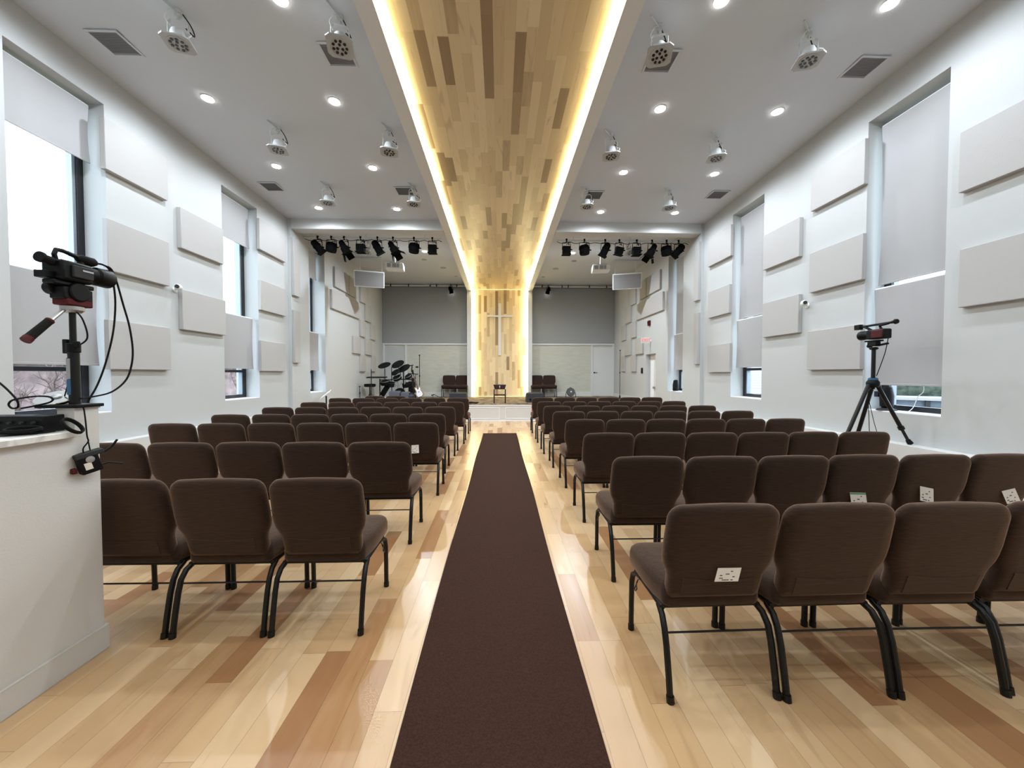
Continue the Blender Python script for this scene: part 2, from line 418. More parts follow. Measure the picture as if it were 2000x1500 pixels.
for x0, x1 in ((-5.2, -1.15), (1.15, 5.2)):
    ys = [YN, 3.0, 8.76]
    for ya, yb in zip(ys[:-1], ys[1:]):
        za, zb = ceil_z(ya), ceil_z(yb-0.02)
        b.add([(x0, ya, za), (x1, ya, za), (x1, yb, zb), (x0, yb, zb), (x0, ya, 5.5), (x1, ya, 5.5), (x1, yb, 5.5), (x0, yb, 5.5)],
              [(0, 1, 2, 3), (7, 6, 5, 4), (0, 4, 5, 1), (1, 5, 6, 2), (2, 6, 7, 3), (3, 7, 4, 0)])
    b.box(x0, x1, 8.76, YB+0.2, 5.0, 5.5)
b.box(-1.15, 1.15, YN, YB+0.2, 4.95, 5.5)
struct(b.build('ceiling', M['ceil']))
# cross beam at the front of the seating
for sx, nm in ((-1, 'trim_1'), (1, 'trim_2')):
    xs = sorted((sx*1.29, sx*4.76)); struct(MB().box(xs[0], xs[1], 8.74, 9.04, 4.69, 5.05).build(nm, M['beam']))
# white bulkheads that edge the wood channel, and the uprights beside the wood wall
for i, sx in enumerate((-1, 1)):
    xs = sorted((sx*1.115, sx*1.285)); b = MB()
    b.box(xs[0], xs[1], YN, 15.39, 4.706, 5.02)
    b.box(xs[0], xs[1], 15.02, 15.39, 0.52, 4.705)
    struct(b.build('trim_%d' % (3+i), M['trim']))
# wood ceiling and wood wall
struct(MB().box(-1.11, 1.11, YN, 15.2, 4.80, 4.94).build('ceiling_wood_channel', M['woodc']))
struct(MB().box(-1.11, 1.11, 15.2, 15.39, 0.52, 4.80).build('wall_wood_panel', M['woodw']))
# LED strips
for i, (sx, sd) in enumerate(((-1, 'left'), (1, 'right'))):
    xs = sorted((sx*1.052, sx*1.108)); b = MB()
    b.box(xs[0], xs[1], YN, 15.10, 4.735, 4.765)
    tag(b.build('ceiling_light_strip', M['led']), 'warm white light strip along the %s edge of the wooden ceiling' % sd, 'light strip', 'light strips around the wood')
    xs = sorted((sx*1.06, sx*1.11)); b = MB(); b.box(xs[0], xs[1], 15.09, 15.12, 0.54, 4.73)
    tag(b.build('wall_light_strip', M['ledwall']), 'upright warm light strip on the %s of the wooden end wall' % sd, 'light strip', 'light strips around the wood')
tag(MB().box(-1.02, 1.02, 15.14, 15.165, 4.78, 4.79).build('cross_light_strip', M['dimled']), 'short light strip where wooden ceiling meets the wooden end wall', 'light strip', 'light strips around the wood')
tag(MB().box(-1.02, 1.02, 15.14, 15.165, 0.535, 0.545).build('floor_light_strip', M['dimled']), 'short light strip at the foot of the wooden end wall', 'light strip', 'light strips around the wood')
# ledges along the side walls
struct(MB().box(-W, -4.60, YN, 8.72, 0, 0.61).build('trim_5', M['trim'], bevel=0.004))
struct(MB().box(4.60, W, YN, 8.72, 0, 0.615).build('trim_6', M['trim'], bevel=0.004))
# back wall: rail, uprights, baseboards
b = MB(); 
for s in (-1, 1):
    x0, x1 = sorted((s*1.285, s*4.68)); b.box(x0, x1, 15.36, 15.4, 2.60, 2.68)
    for xx in (3.72, 4.60): 
        a, c = sorted((s*xx, s*(xx+0.075))); b.box(a, c, 15.35, 15.4, 0.52, 2.60)
struct(b.build('trim_7', M['trim']))
for s, nm in ((-1, 'baseboard_back_left'), (1, 'baseboard_back_right')):
    x0, x1 = sorted((s*1.285, s*3.72)); struct(MB().box(x0, x1, 15.37, 15.4, 0.52, 0.70).build(nm, M['trim']))
    x0, x1 = sorted((s*4.655, s*4.68)); struct(MB().box(x0, x1, 12.2, 15.4, 0.52, 0.64).build(nm.replace('back', 'stage'), M['trim']))
# grey backdrops on the back wall
for s, sd in ((-1, 'left'), (1, 'right')):
    x0, x1 = sorted((s*1.30, s*4.67))
    tag(MB().box(x0, x1, 15.34, 15.398, 2.682, 4.90).build('acoustic_backdrop', M['curtain'], bevel=0.004), 'large dark grey fabric backdrop panel above stage, %s of the wood' % sd, 'wall panel', 'grey backdrops')
# doors in the back wall
for i, (s, x0, x1) in enumerate(((-1, -4.60, -3.80), (1, 3.795, 4.60))):
    d = bpy.data.objects.new('door_%d' % (i+1), None); C.objects.link(d); struct(d); d.location = ((x0+x1)/2, 15.4, 0.52)
    wd = (x1-x0)/2
    MB().box(-wd, wd, -0.012, 0, 0.01, 2.0).build('door_leaf', M['wall'] if s < 0 else M['trim'], d)
    if s > 0:
        h = MB(); h.lathe([(0.03, 0), (0.03, 0.012)], (-wd+0.07, -0.012, 0.97), (0, -1, 0)); h.cone((-wd+0.07, -0.02, 0.97), (-wd+0.07, -0.06, 0.97), 0.011)
        h.cone((-wd+0.07, -0.055, 0.97), (-wd+0.19, -0.055, 0.97), 0.009); h.build('door_handle', M['black'], d)
# side door on the right wall
d = bpy.data.objects.new('door_3', None); C.objects.link(d); struct(d); d.location = (4.86, 11.635, 0)
MB().box(-0.03, 0, -0.385, 0.385, 0, 2.05).build('door_leaf', M['trim'], d)
MB().box(-0.045, -0.03, 0.05, 0.30, 0.4, 1.85).build('door_stile', M['gloss_white'], d, bevel=0.004)
MB().box(-0.10, -0.03, -0.32, 0.02, 0.97, 1.04).build('push_bar', M['silver'], d, bevel=0.006)
# stage
b = MB(); b.box(-3.7, 3.7, 11.5, 12.3, 0.0, 0.50); b.box(-4.68, 4.68, 12.2, 15.4, 0, 0.50)
struct(b.build('stage_base', M['trim']))
b = MB(); b.box(-3.7, 3.7, 11.47, 12.3, 0.50, 0.52); b.box(-4.68, 4.68, 12.3, 15.4, 0.50, 0.52)
struct(b.build('floor_stage', M['stagecarpet']))
b = MB()
for k in range(6):
    x0 = -3.66+k*1.225; x1 = x0+1.19; y = 11.5
    if k == 2: x0, x1 = -1.2, 0.0
    if k == 3: x0, x1 = 0.17, 1.35
    if k == 4: x0, x1 = 1.5, 2.6
    if k == 5: x0, x1 = 2.7, 3.6
    if k == 1: x0, x1 = -2.45, -1.32
    if k == 0: x0, x1 = -3.6, -2.55
    for q in ((x0, x1, .40, .42), (x0, x1, .06, .08), (x0, x0+.02, .08, .40), (x1-.02, x1, .08, .40)):
        b.box(q[0], q[1], y-0.014, y, q[2], q[3])
b.box(-3.7, 3.7, 11.475, 11.5, 0.462, 0.50); b.box(-3.7, 3.7, 11.485, 11.5, 0, 0.03)
struct(b.build('trim_8', M['gloss_white']))

# ------------------------------------------------------------------ windows
def window(num, sx, y0, y1, rail):
    wn = bpy.data.objects.new('window_%d' % num, None); C.objects.link(wn); struct(wn); wn.location = (sx*5.06, (y0+y1)/2, SILL)
    hw = (y1-y0)/2; H = HEAD-SILL
    # inward direction is -sx
    b = MB(); t = 0.075
    for q in ((-hw, hw, 0, t), (-hw, hw, H-t, H), (-hw, -hw+t, t, H-t), (hw-t, hw, t, H-t)):
        b.box(-0.05, 0.05, q[0], q[1], q[2], q[3])
    b.build('window_frame', M['frame'], wn, bevel=0.004)
    b = MB(); b.box(-0.045, 0.045, -hw+t, hw-t, rail-0.02, rail+0.03)
    b.build('meeting_rail', M['frame'], wn, bevel=0.004)
    b = MB()
    for q in ((hw-t-0.035, hw-t),): b.box(-0.035, 0.035, q[0], q[1], t, rail-0.02); b.box(-0.035, 0.035, q[0], q[1], rail+0.03, H-t)
    b.build('window_track', M['framelight'], wn)
    MB().box(-0.004, 0.004, -hw+t, hw-t-0.035, t, H-t).build('window_pane', M['glass'], wn)
    xs = sorted((sx*(4.752-5.06), sx*(5.01-5.06)))
    MB().box(xs[0], xs[1], -hw+0.002, hw-0.002, 0.001, 0.014).build('window_sill', M['gloss_white'], wn)
    return wn
n = 1
for sx, ws in ((-1, WIN_L), (1, WIN_R)):
    for a, c in ws: window(n, sx, a, c, 0.52 if sx < 0 else 0.56); n += 1

def blind(sx, y0, y1, x, z0, z1, label, bow=0.0, chain=False):
    r = thing('roller_blind', label, 'blind', (sx*x, (y0+y1)/2, z1), 0, 'roller blinds')
    hw = (y1-y0)/2
    b = MB(); k = 10; rings = []
    vs = []
    for i in range(k+1):
        z = -(z1-z0)*i/k; o = bow*math.sin(PI*i/k)
        vs += [(-0.001, -hw, z), (-0.001, hw-o, z), (0.001, -hw, z), (0.001, hw-o, z)]
    fs = []
    for i in range(k):
        a = 4*i; c = a+4
        fs += [(a, a+1, c+1, c), (a+2, c+2, c+3, a+3), (a, c, c+2, a+2), (a+1, a+3, c+3, c+1)]
    fs += [(0, 2, 3, 1), (4*k, 4*k+1, 4*k+3, 4*k+2)]
    b.add(vs, fs); b.build('blind_fabric', M['blind'], r)
    MB().box(-0.006, 0.006, -hw, hw, -(z1-z0)-0.022, -(z1-z0)+0.002).build('bottom_bar', M['blind'], r, bevel=0.003)
    MB().cone((sx*0.022, -hw, 0.0), (sx*0.022, hw, 0.0), 0.021, n=14).build('roller_tube', M['white'], r)
    if chain:
        pts = [(-sx*0.012, -0.10, -0.02), (-sx*0.012, -0.11, -0.1), (-sx*0.012, -0.05, -0.25), (-sx*0.012, 0.02, -0.33)]
        MB().tube(pts, 0.004, 6).build('pull_cord', M['white'], r)
    return r
nm = ['nearest', 'middle', 'farthest']
for i, (a, c) in enumerate(WIN_L):
    blind(-1, a+0.005, c-0.045, 4.88, [3.95, 3.88, 3.93][i], 4.60, 'short grey upper blind, raised, in the %s left window' % nm[i], 0.02)
    blind(-1, a+0.005, c-0.045, 4.84, 1.545, 2.50, 'grey lower blind across the middle of the %s left window' % nm[i], 0.02)
for i, (a, c) in enumerate(WIN_R):
    blind(1, a+0.005, c-0.05, 4.88, [2.58, 2.56, 2.55][i], 4.57, 'long grey upper blind, lowered, in the %s right window' % nm[i], 0.03)
    blind(1, a+0.005, c-0.05, 4.83, [1.305, 1.575, 1.56][i], 2.50, 'grey lower blind under the long one in the %s right window' % nm[i], 0.025)

# ------------------------------------------------------------------ acoustic wall panels
PAN = {-1: [(4.73, 5.58, 3.87, 4.48), (4.73, 5.58, 2.67, 3.29), (4.72, 5.57, 1.48, 2.08), (5.79, 6.655, 3.285, 3.88), (5.79, 6.68, 2.085, 2.68),
            (7.63, 8.54, 3.87, 4.47), (7.65, 8.52, 2.69, 3.28), (7.63, 8.47, 1.484, 2.088), (8.73, 8.99, 3.20, 4.50), (8.73, 8.96, 1.68, 2.87),
            (10.87, 11.86, 3.89, 4.45), (10.66, 12.76, 3.245, 3.77), (11.90, 12.44, 3.87, 4.46), (12.85, 13.60, 3.84, 4.42), (13.32, 13.90, 3.27, 3.85),
            (12.82, 13.30, 2.69, 3.235), (12.18, 12.84, 2.09, 2.635), (13.88, 14.34, 2.68, 3.24), (13.30, 13.92, 2.10, 2.65), (12.79, 13.28, 1.51, 2.08), (13.94, 14.35, 1.52, 2.095)]}
PAN[1] = [(2.85, 3.775, 3.27, 3.88), (2.85, 3.75, 2.10, 2.69), (4.79, 5.63, 3.87, 4.45), (4.79, 5.635, 2.65, 3.245), (4.79, 5.645, 1.485, 2.07), (5.84, 6.66, 3.27, 3.88), (5.83, 6.65, 2.075, 2.68),
          (7.61, 8.46, 3.83, 4.46), (7.64, 8.43, 2.68, 3.265), (7.60, 8.43, 1.465, 2.06), (8.73, 8.94, 3.15, 4.50), (8.73, 8.91, 1.655, 2.86),
          (10.87, 11.86, 3.89, 4.45), (10.66, 12.76, 3.245, 3.77), (11.90, 12.44, 3.87, 4.46), (12.85, 13.60, 3.84, 4.42), (13.32, 13.90, 3.27, 3.85),
          (12.82, 13.30, 2.69, 3.235), (12.18, 12.84, 2.09, 2.635), (13.88, 14.34, 2.68, 3.24), (13.30, 13.92, 2.10, 2.65), (12.79, 13.28, 1.51, 2.08), (13.94, 14.35, 1.52, 2.095)]
def panel_label(sx, y, z):
    side = 'left' if sx < 0 else 'right'
    z_ = (z[0]+z[1])/2
    hgt = 'top row' if z_ > 4.0 else 'second row' if z_ > 3.4 else 'third row' if z_ > 2.8 else 'fourth row' if z_ > 2.2 else 'fifth row' if z_ > 1.9 else 'bottom row'
    return side, hgt
for sx in (-1, 1):
    side = 'left' if sx < 0 else 'right'
    rng = PAN[sx]; zones = {}
    for (a, c, z0, z1) in rng:
        ym = (a+c)/2; x = (W if ym < YSTEP else WF)
        zn = ('nearest the camera, beyond the frame edge' if ym < 3.9 else 'just past the nearest window' if ym < 5.7 else 'just before the middle window' if ym < 7 else 'just past the middle window' if ym < YSTEP else 'on the strip under the beam' if ym < 9.3 else 'beside the stage')
        zones.setdefault(zn, []).append((a, c, z0, z1, x))
    for zn, L_ in zones.items():
        L_.sort(key=lambda q: -(q[2]+q[3]))
        for k, (a, c, z0, z1, x) in enumerate(L_):
            if zn == 'beside the stage':
                where = 'number %s from the top beside the stage' % ORD[k+1] if k < 9 else 'near the floor beside the stage'
                lab = {10.66: 'long cream acoustic panel, widest of those', 10.87: 'square cream acoustic panel nearest the beam, top row', 11.90: 'small cream acoustic panel, second in top row', 12.85: 'cream acoustic panel, farthest in top row',
                       13.32: 'cream acoustic panel touching the far end of the long one', 12.82: 'small cream acoustic panel just under the long one', 12.18: 'cream acoustic panel nearest the camera, fourth row', 13.88: 'cream acoustic panel at far end, third row',
                       13.30: 'cream acoustic panel farther along, fourth row', 12.79: 'cream acoustic panel in lowest row, nearer one', 13.94: 'cream acoustic panel in lowest row, farthest one'}[a]
                lab = lab+', %s stage wall' % side
            else:
                nL = len(L_); pos = ['upper', 'lower'][k] if nL == 2 else ['top', 'middle', 'bottom'][k]
                zn2 = zn.replace(', beyond the frame edge', '')
                lab = 'cream fabric acoustic panel, %s of %s, %s, %s wall' % (pos, {2: 'two', 3: 'three'}[nL], zn2, side)
            x0, x1 = sorted((sx*x, sx*(x-0.062)))
            o = MB().box(-(x1-x0)/2, (x1-x0)/2, -(c-a)/2, (c-a)/2, -(z1-z0)/2, (z1-z0)/2).build('acoustic_panel', M['panel'], bevel=0.006, loc=((x0+x1)/2, (a+c)/2, (z0+z1)/2))
            tag(o, lab, 'wall panel', 'acoustic panels')

# ------------------------------------------------------------------ downlights
def ring_mb():
    b = MB(); n = 24
    prof = [(0.075, -0.004), (0.062, -0.006), (0.052, 0.02), (0.050, 0.028)]
    vs = [(r*math.cos(2*PI*i/n), r*math.sin(2*PI*i/n), h) for r, h in prof for i in range(n)]
    fs = [(j*n+i, j*n+(i+1) % n, (j+1)*n+(i+1) % n, (j+1)*n+i) for j in range(3) for i in range(n)]
    b.add(vs, fs); return b
proto = None
for x, y, k in DOWN:
    side = 'left' if x < 0 else 'right'
    rown = 'beyond the beam' if y > 9 else 'row %s from the beam' % {8.20: 'first', 6.69: 'second', 5.17: 'third'}.get(y, 'fourth')
    lab = 'lit round ceiling downlight, %s, %s line, %s half' % (rown, 'aisle side' if k == 'inner' else 'wall side', side)
    z = ceil_z(y)
    if proto is None:
        proto = thing('downlight', lab, 'ceiling light', (x, y, z-0.001), 0, 'recessed ceiling downlights')
        ring_mb().build('trim_ring', M['white'], proto)
        MB().lathe([(0.066, -0.012), (0.066, -0.006)], (0, 0, 0)).build('light_disc', M['lamp'], proto)
    else: dup(proto, (x, y, z-0.001), 0, lab)
    spot('downlight_lamp', (x, y, z-0.045), P_DOWN*(4.2 if y > 9 else 1.0))
for x, y in DOWN_BACK: spot('downlight_lamp', (x, y, 5.06), P_DOWN*0.7)

# ------------------------------------------------------------------ ceiling vents
def vent(x, y, lab):
    z = ceil_z(y); t = thing('ceiling_vent', lab, 'vent', (x, y, z), 0, 'ceiling air vents')
    b = MB(); s = 0.17
    for q in ((-s, s, -s, -s+.025), (-s, s, s-.025, s), (-s, -s+.025, -s+.025, s-.025), (s-.025, s, -s+.025, s-.025)): b.box(q[0], q[1], q[2], q[3], -0.012, 0.0)
    b.build('vent_frame', M['ceil'], t, bevel=0.003)
    MB().box(-s+.02, s-.02, -s+.02, s-.02, -0.004, -0.002).build('backing', M['vent'], t)
    b = MB()
    for i in range(14):
        yy = -s+.035+i*0.0208; b.cbox((0, yy, -0.008), (2*s-.05, 0.010, 0.002), Euler((R(35), 0, 0)))
    b.build('slat_set', M['slat'], t)
for x, y, w1, w2 in ((-4.21, 4.39, 'near', 'left wall'), (-1.83, 4.46, 'near', 'left side of the aisle'), (-4.29, 7.37, 'far', 'left wall'), (-1.83, 7.46, 'far', 'left side of the aisle'),
                  (1.87, 4.43, 'near', 'right side of the aisle'), (4.30, 4.44, 'near', 'right wall'), (1.86, 7.50, 'far', 'right side of the aisle'), (4.28, 7.41, 'far', 'right wall')):
    vent(x, y, 'square slatted ceiling vent, %s one of two by the %s' % (w1, w2))

# ------------------------------------------------------------------ white par cans on the ceiling
def par_can(x, y, z, tilt, yaw, lab, proto=[None]):
    if proto[0] is None:
        t = thing('led_par_light', lab, 'stage light', (x, y, z), yaw, 'white stage lights on the ceiling')
        b = MB(); b.cone((0, 0, 0), (0, 0, -0.03), 0.035, 0.03); b.cone((0, 0, -0.03), (0, 0, -0.10), 0.014); b.cbox((0, 0, -0.05), (0.05, 0.03, 0.03)); b.tube([(0, 0, -0.03), (-0.05, -0.07, -0.02), (-0.10, -0.13, 0.0)], 0.009, 6); b.build('ceiling_mount', M['whitemetal'], t)
        b = MB(); b.tube([(-0.085, 0, -0.25), (-0.085, 0, -0.13), (-0.06, 0, -0.10), (0.06, 0, -0.10), (0.085, 0, -0.13), (0.085, 0, -0.25)], 0.016, 6, flat=0.4); b.build('yoke', M['whitemetal'], t)
        h = MB(); h.lathe([(0.03, 0.05), (0.06, 0.035), (0.07, 0.0), (0.074, -0.06), (0.085, -0.075)], (0, 0, 0), (0, 0, 1), 20)
        ho = h.build('housing', M['whitemetal'], t, loc=(0, 0, -0.24)); ho.rotation_euler = (R(tilt), 0, 0)
        f = MB(); pts = [(0.095*math.cos(a)*(1.0 if k % 2 else 1.12), 0.095*math.sin(a)*(1.0 if k % 2 else 1.12)) for k, a in enumerate([2*PI*i/8+PI/8 for i in range(8)])]
        f.prism([(.125, .085), (.085, .118), (-.085, .118), (-.125, .085), (-.125, -.085), (-.085, -.118), (.085, -.118), (.125, -.085)], -0.092, -0.078); f.lathe([(0.096, -0.088), (0.096, -0.097), (0.086, -0.097), (0.086, -0.0935)], n=24)
        fo = f.build('face_plate', M['face'], ho)
        g = MB(); 
        for r_, nn, o_ in ((0.028, 3, 0.5), (0.064, 9, 0)):
            for i in range(nn):
                a = 2*PI*i/nn+o_; g.cone((r_*math.cos(a), r_*math.sin(a), -0.095), (r_*math.cos(a), r_*math.sin(a), -0.1), 0.0145, n=8)
        g.build('lens_cluster', M['led_lens'], ho)
        c = MB(); c.tube([(0.02, 0.03, 0.0), (0.06, 0.08, -0.05), (0.09, 0.09, -0.12), (0.11, 0.05, -0.19), (0.08, 0.02, -0.17), (0.05, 0.03, -0.14)], 0.006, 6); c.build('power_cable', M['blackmetal'], t)
        c = MB(); c.tube([(-0.02, -0.01, -0.02), (-0.05, -0.06, -0.06), (-0.09, -0.05, -0.12), (-0.07, 0, -0.16)], 0.004, 6); c.tube([(0.09, -0.02, -0.22), (0.12, -0.03, -0.24), (0.11, -0.05, -0.28), (0.085, -0.03, -0.27)], 0.005, 6); c.build('safety_cable', M['white'], t)
        proto[0] = t; return t
    t = dup(proto[0], (x, y, z), yaw, lab)
    for ch in t.children:
        if ch.name.startswith('housing'): ch.rotation_euler = (R(tilt), 0, 0)
    return t
k = 0
for y, rn in ((4.0, 'nearest'), (5.71, 'middle'), (7.3, 'farthest')):
    for x, sd, col in ((-3.22, 'left', 'wall side'), (-1.62, 'left', 'aisle side'), (1.67, 'right', 'aisle side'), (3.27, 'right', 'wall side')):
        par_can(x, y, ceil_z(y), -12 if (y < 4.5 and abs(x) < 2) else -2, (R(14) if x < 0 else -R(14)), 'white round stage light on ceiling, %s of three on the %s, %s half' % (rn, col, sd))
par_can(-3.52, 10.35, 5.0, 35, R(150), 'white stage light past the beam, behind the left row of spotlights')
par_can(3.48, 10.2, 5.0, 35, -R(150), 'white stage light past the beam, behind the right row of spotlights')

# ------------------------------------------------------------------ black theatre spotlights on the bars
def spotlight(x, roll, pitch, kind, lab, y=9.28, z=4.64, s=1.0, body=M['matteblack'], face=None):
    t = thing('stage_spotlight', lab, 'stage light', (x, y, z), 0, 'black spotlights under the beam')
    t.scale = (s, s, s)
    b = MB(); b.cbox((0, 0, 0.02), (0.03, 0.045, 0.045)); b.cone((0, 0, -0.005), (0, 0, -0.03), 0.012); b.build('clamp', M['matteblack'], t, bevel=0.003)
    wdt = 0.105 if kind == 'round' else 0.085
    dz = -0.17
    b = MB(); b.tube([(-wdt, 0, dz), (-wdt*0.9, 0, -0.04), (-wdt*0.85, 0, -0.028), (wdt*0.85, 0, -0.028), (wdt*0.9, 0, -0.04), (wdt, 0, dz)], 0.012, 6, flat=0.4)
    b.cone((wdt-0.01, 0, dz), (wdt+0.03, 0, dz), 0.012); yk = b.build('yoke', M['matteblack'], t)
    h = MB()
    if kind == 'can': h.lathe([(0.045, 0.14), (0.065, 0.11), (0.070, 0.0), (0.072, -0.12)], n=18)
    elif kind == 'round': h.lathe([(0.03, 0.09), (0.07, 0.07), (0.095, 0.02), (0.10, -0.05), (0.09, -0.075)], n=20)
    elif kind == 'box': h.cbox((0, 0, 0), (0.15, 0.11, 0.12)); h.cone((0, 0, -0.05), (0, 0, -0.09), 0.075, 0.082, 18)
    else: h.lathe([(0.035, 0.13), (0.05, 0.11), (0.058, 0.02), (0.075, 0.0), (0.078, -0.11)], n=18)
    ho = h.build('lamp_housing', body, t, loc=(0, 0, dz)); ho.rotation_euler = (R(pitch), R(roll), 0)
    r_ = {'can': 0.082, 'round': 0.095, 'box': 0.085, 'doors': 0.09}[kind]; z_ = {'can': -0.12, 'round': -0.075, 'box': -0.09, 'doors': -0.11}[kind]
    g = MB(); g.cbox((0, 0, z_), (2*r_, 2*r_, 0.012)) if kind != 'round' else g.cone((0, 0, z_), (0, 0, z_-0.01), 0.092, n=18)
    g.build('colour_frame', M['matteblack'], ho)
    if face: MB().cone((0, 0, z_-0.006), (0, 0, z_-0.018), 0.062, n=18).build('lens', face, ho)
    if kind in ('round', 'can'):
        b = MB()
        for i in range(5): b.cone((0, 0, 0.02+i*0.014), (0, 0, 0.026+i*0.014), (0.104 if kind == 'round' else 0.078)-i*0.004, n=18)
        b.build('cooling_fins', M['matteblack'], ho)
    if kind == 'doors':
        b = MB()
        b.cbox((0.12, 0, z_-0.05), (0.09, 0.13, 0.004), Euler((0, R(50), 0))); b.cbox((-0.10, 0, z_-0.07), (0.12, 0.13, 0.004), Euler((0, R(-70), 0)))
        b.cbox((0, 0.09, z_-0.06), (0.13, 0.11, 0.004), Euler((R(-65), 0, 0))); b.build('barn_door', M['matteblack'], ho)
    c = MB(); c.tube([(0.0, 0.0, dz+0.10), (0.03, 0.03, dz+0.13), (0.06, 0.04, -0.06), (0.04, 0.03, -0.01), (0.02, 0.02, 0.02)], 0.006, 6); c.build('power_lead', M['rubber'], t)
    return t
TYPES = [(-38, 8, 'can'), (8, 0, 'round'), (-28, 10, 'doors'), (0, 0, 'box'), (-28, 10, 'can'), (-30, 0, 'doors'), (4, 0, 'round'), (0, 0, 'box')]
XL = [-4.34, -4.02, -3.72, -3.33, -2.93, -2.56, -2.06, -1.62]
XR = [1.63, 2.07, 2.58, 2.93, 3.36, 3.74, 4.10, 4.40]
TYPR = [(0, 0, 'box'), (-4, 0, 'round'), (26, 5, 'can'), (12, 10, 'box'), (0, 0, 'box'), (30, 8, 'doors'), (-6, 0, 'round'), (42, 5, 'can')]
LKL = ['tilted to the right at the wall end', 'large round one facing down', 'with open barn doors', 'short boxy one', 'slim one tilted right', 'tilted, white edged, above the projector', 'large round one nearer the aisle', 'short boxy one at the aisle end']
LKR = ['short boxy one at the aisle end', 'large round one near the aisle', 'tilted left above the projector', 'short one turned slightly left', 'level boxy one mid row', 'tilted with open barn doors', 'large round one near the wall', 'tilted left at the wall end']
for i in range(8):
    r_, p_, k_ = TYPES[i]; spotlight(XL[i], r_*1.0, p_, k_, 'black spotlight under left beam, %s' % LKL[i], s=1.25, z=4.668)
    r_, p_, k_ = TYPR[i]; spotlight(XR[i], r_*1.0, p_, k_, 'black spotlight under right beam, %s' % LKR[i], s=1.25, z=4.668)
for s, sd in ((-1, 'left'), (1, 'right')):
    x0, x1 = sorted((s*1.4, s*4.66)); b = MB(); b.cone((x0, 9.28, 4.68), (x1, 9.28, 4.68), 0.018, n=12)
    for xx in (1.8, 3.2, 4.5): b.cone((s*xx, 9.28, 4.68), (s*xx, 9.28, 5.0), 0.010, n=8)
    tag(b.build('lighting_bar', M['whitemetal']), 'white lighting bar under the beam, %s half' % sd, 'rail', 'lighting bars')
    b = MB(); pts = []
    for i in range(40):
        xx = x0+(x1-x0)*i/39; pts.append((xx, 9.31+0.015*math.sin(i*1.3), 4.665-0.045*abs(math.sin(i*0.83))))
    b.tube(pts, 0.007, 6); tag(b.build('lighting_cable', M['rubber']), 'black cable draped along the %s lighting bar' % sd, 'cable', 'cables on the lighting bars')
    # bar above the backdrops with couplings
    x0, x1 = sorted((s*1.32, s*4.62)); t = thing('backdrop_rail', 'white pipe rail with couplings above the %s grey backdrop' % sd, 'rail', (0, 15.22, 4.93), 0, 'pipe rails above the backdrops')
    MB().cone((x0, 0, 0), (x1, 0, 0), 0.028, n=12).build('pipe', M['white'], t)
    b = MB()
    for xx in (1.7, 2.5, 2.75, 3.6, 4.3): b.cone((s*xx-0.02, 0, 0), (s*xx+0.02, 0, 0), 0.04, n=12); b.cone((s*xx, 0, 0), (s*xx, 0, 0.07), 0.012, n=8)
    b.build('pipe_clamp', M['darkgrey'], t)
for s, sd in ((-1, 'left'), (1, 'right')):
    t = spotlight(s*1.93, s*12, 55, 'can', 'small lit black spotlight hanging before the %s grey backdrop' % sd, y=15.1, z=4.92, s=1.0, face=M['lens'])
    t['group'] = 'lit spotlights at the back'

# ------------------------------------------------------------------ projectors
for s, sd in ((-1, 'left'), (1, 'right')):
    x = -2.93 if s < 0 else 2.88
    t = thing('projector', 'white projector hanging from the ceiling, %s of the wood channel' % sd, 'projector', (x, 10.8, 4.43), R(-8)*s, 'ceiling projectors')
    MB().box(-0.24, 0.24, -0.19, 0.19, -0.09, 0.07).build('projector_body', M['white'], t, bevel=0.015)
    b = MB(); 
    for a, c in ((-0.19, -0.09), (-0.05, 0.06), (0.07, 0.13)): b.box(a, c, -0.196, -0.188, -0.06, 0.045)
    b.build('air_grille', M['slat'], t)
    MB().lathe([(0.05, 0), (0.05, 0.03)], (0.1*s, 0.19, -0.01), (0, 1, 0)).build('lens', M['blackgloss'], t)
    MB().box(-0.13, 0.15, -0.14, 0.12, 0.07, 0.09).build('mount_plate', M['black'], t)
    b = MB(); b.cone((0, 0, 0.09), (0, 0, 0.555), 0.018, n=12); b.cone((0, 0, 0.555), (0, 0, 0.57), 0.05, n=16); b.build('ceiling_pole', M['white'], t)
# ------------------------------------------------------------------ hung loudspeakers
for s, sd in ((-1, 'left'), (1, 'right')):
    t = thing('hanging_loudspeaker', 'white framed loudspeaker with grey grille, hung at the %s stage corner' % sd, 'speaker', (s*3.92, 11.62, 4.28), 0, 'hanging loudspeakers')
    cb = MB().box(-0.43, 0.43, 0.0, 0.28, -0.235, 0.235).build('cabinet', M['white'], t, bevel=0.006); cb.rotation_euler = (R(16), 0, R(-17)*s)
    MB().box(-0.405, 0.405, -0.008, -0.0, -0.21, 0.21).build('front_grille', M['grille'], cb)
    for xx in (-0.3, 0.3): MB().tube([(xx, 0.16-0.30*xx*s, 0.20), (xx, 0.16-0.30*xx*s, 0.72)], 0.008, 6).build('hanging_rod', M['whitemetal'], t)
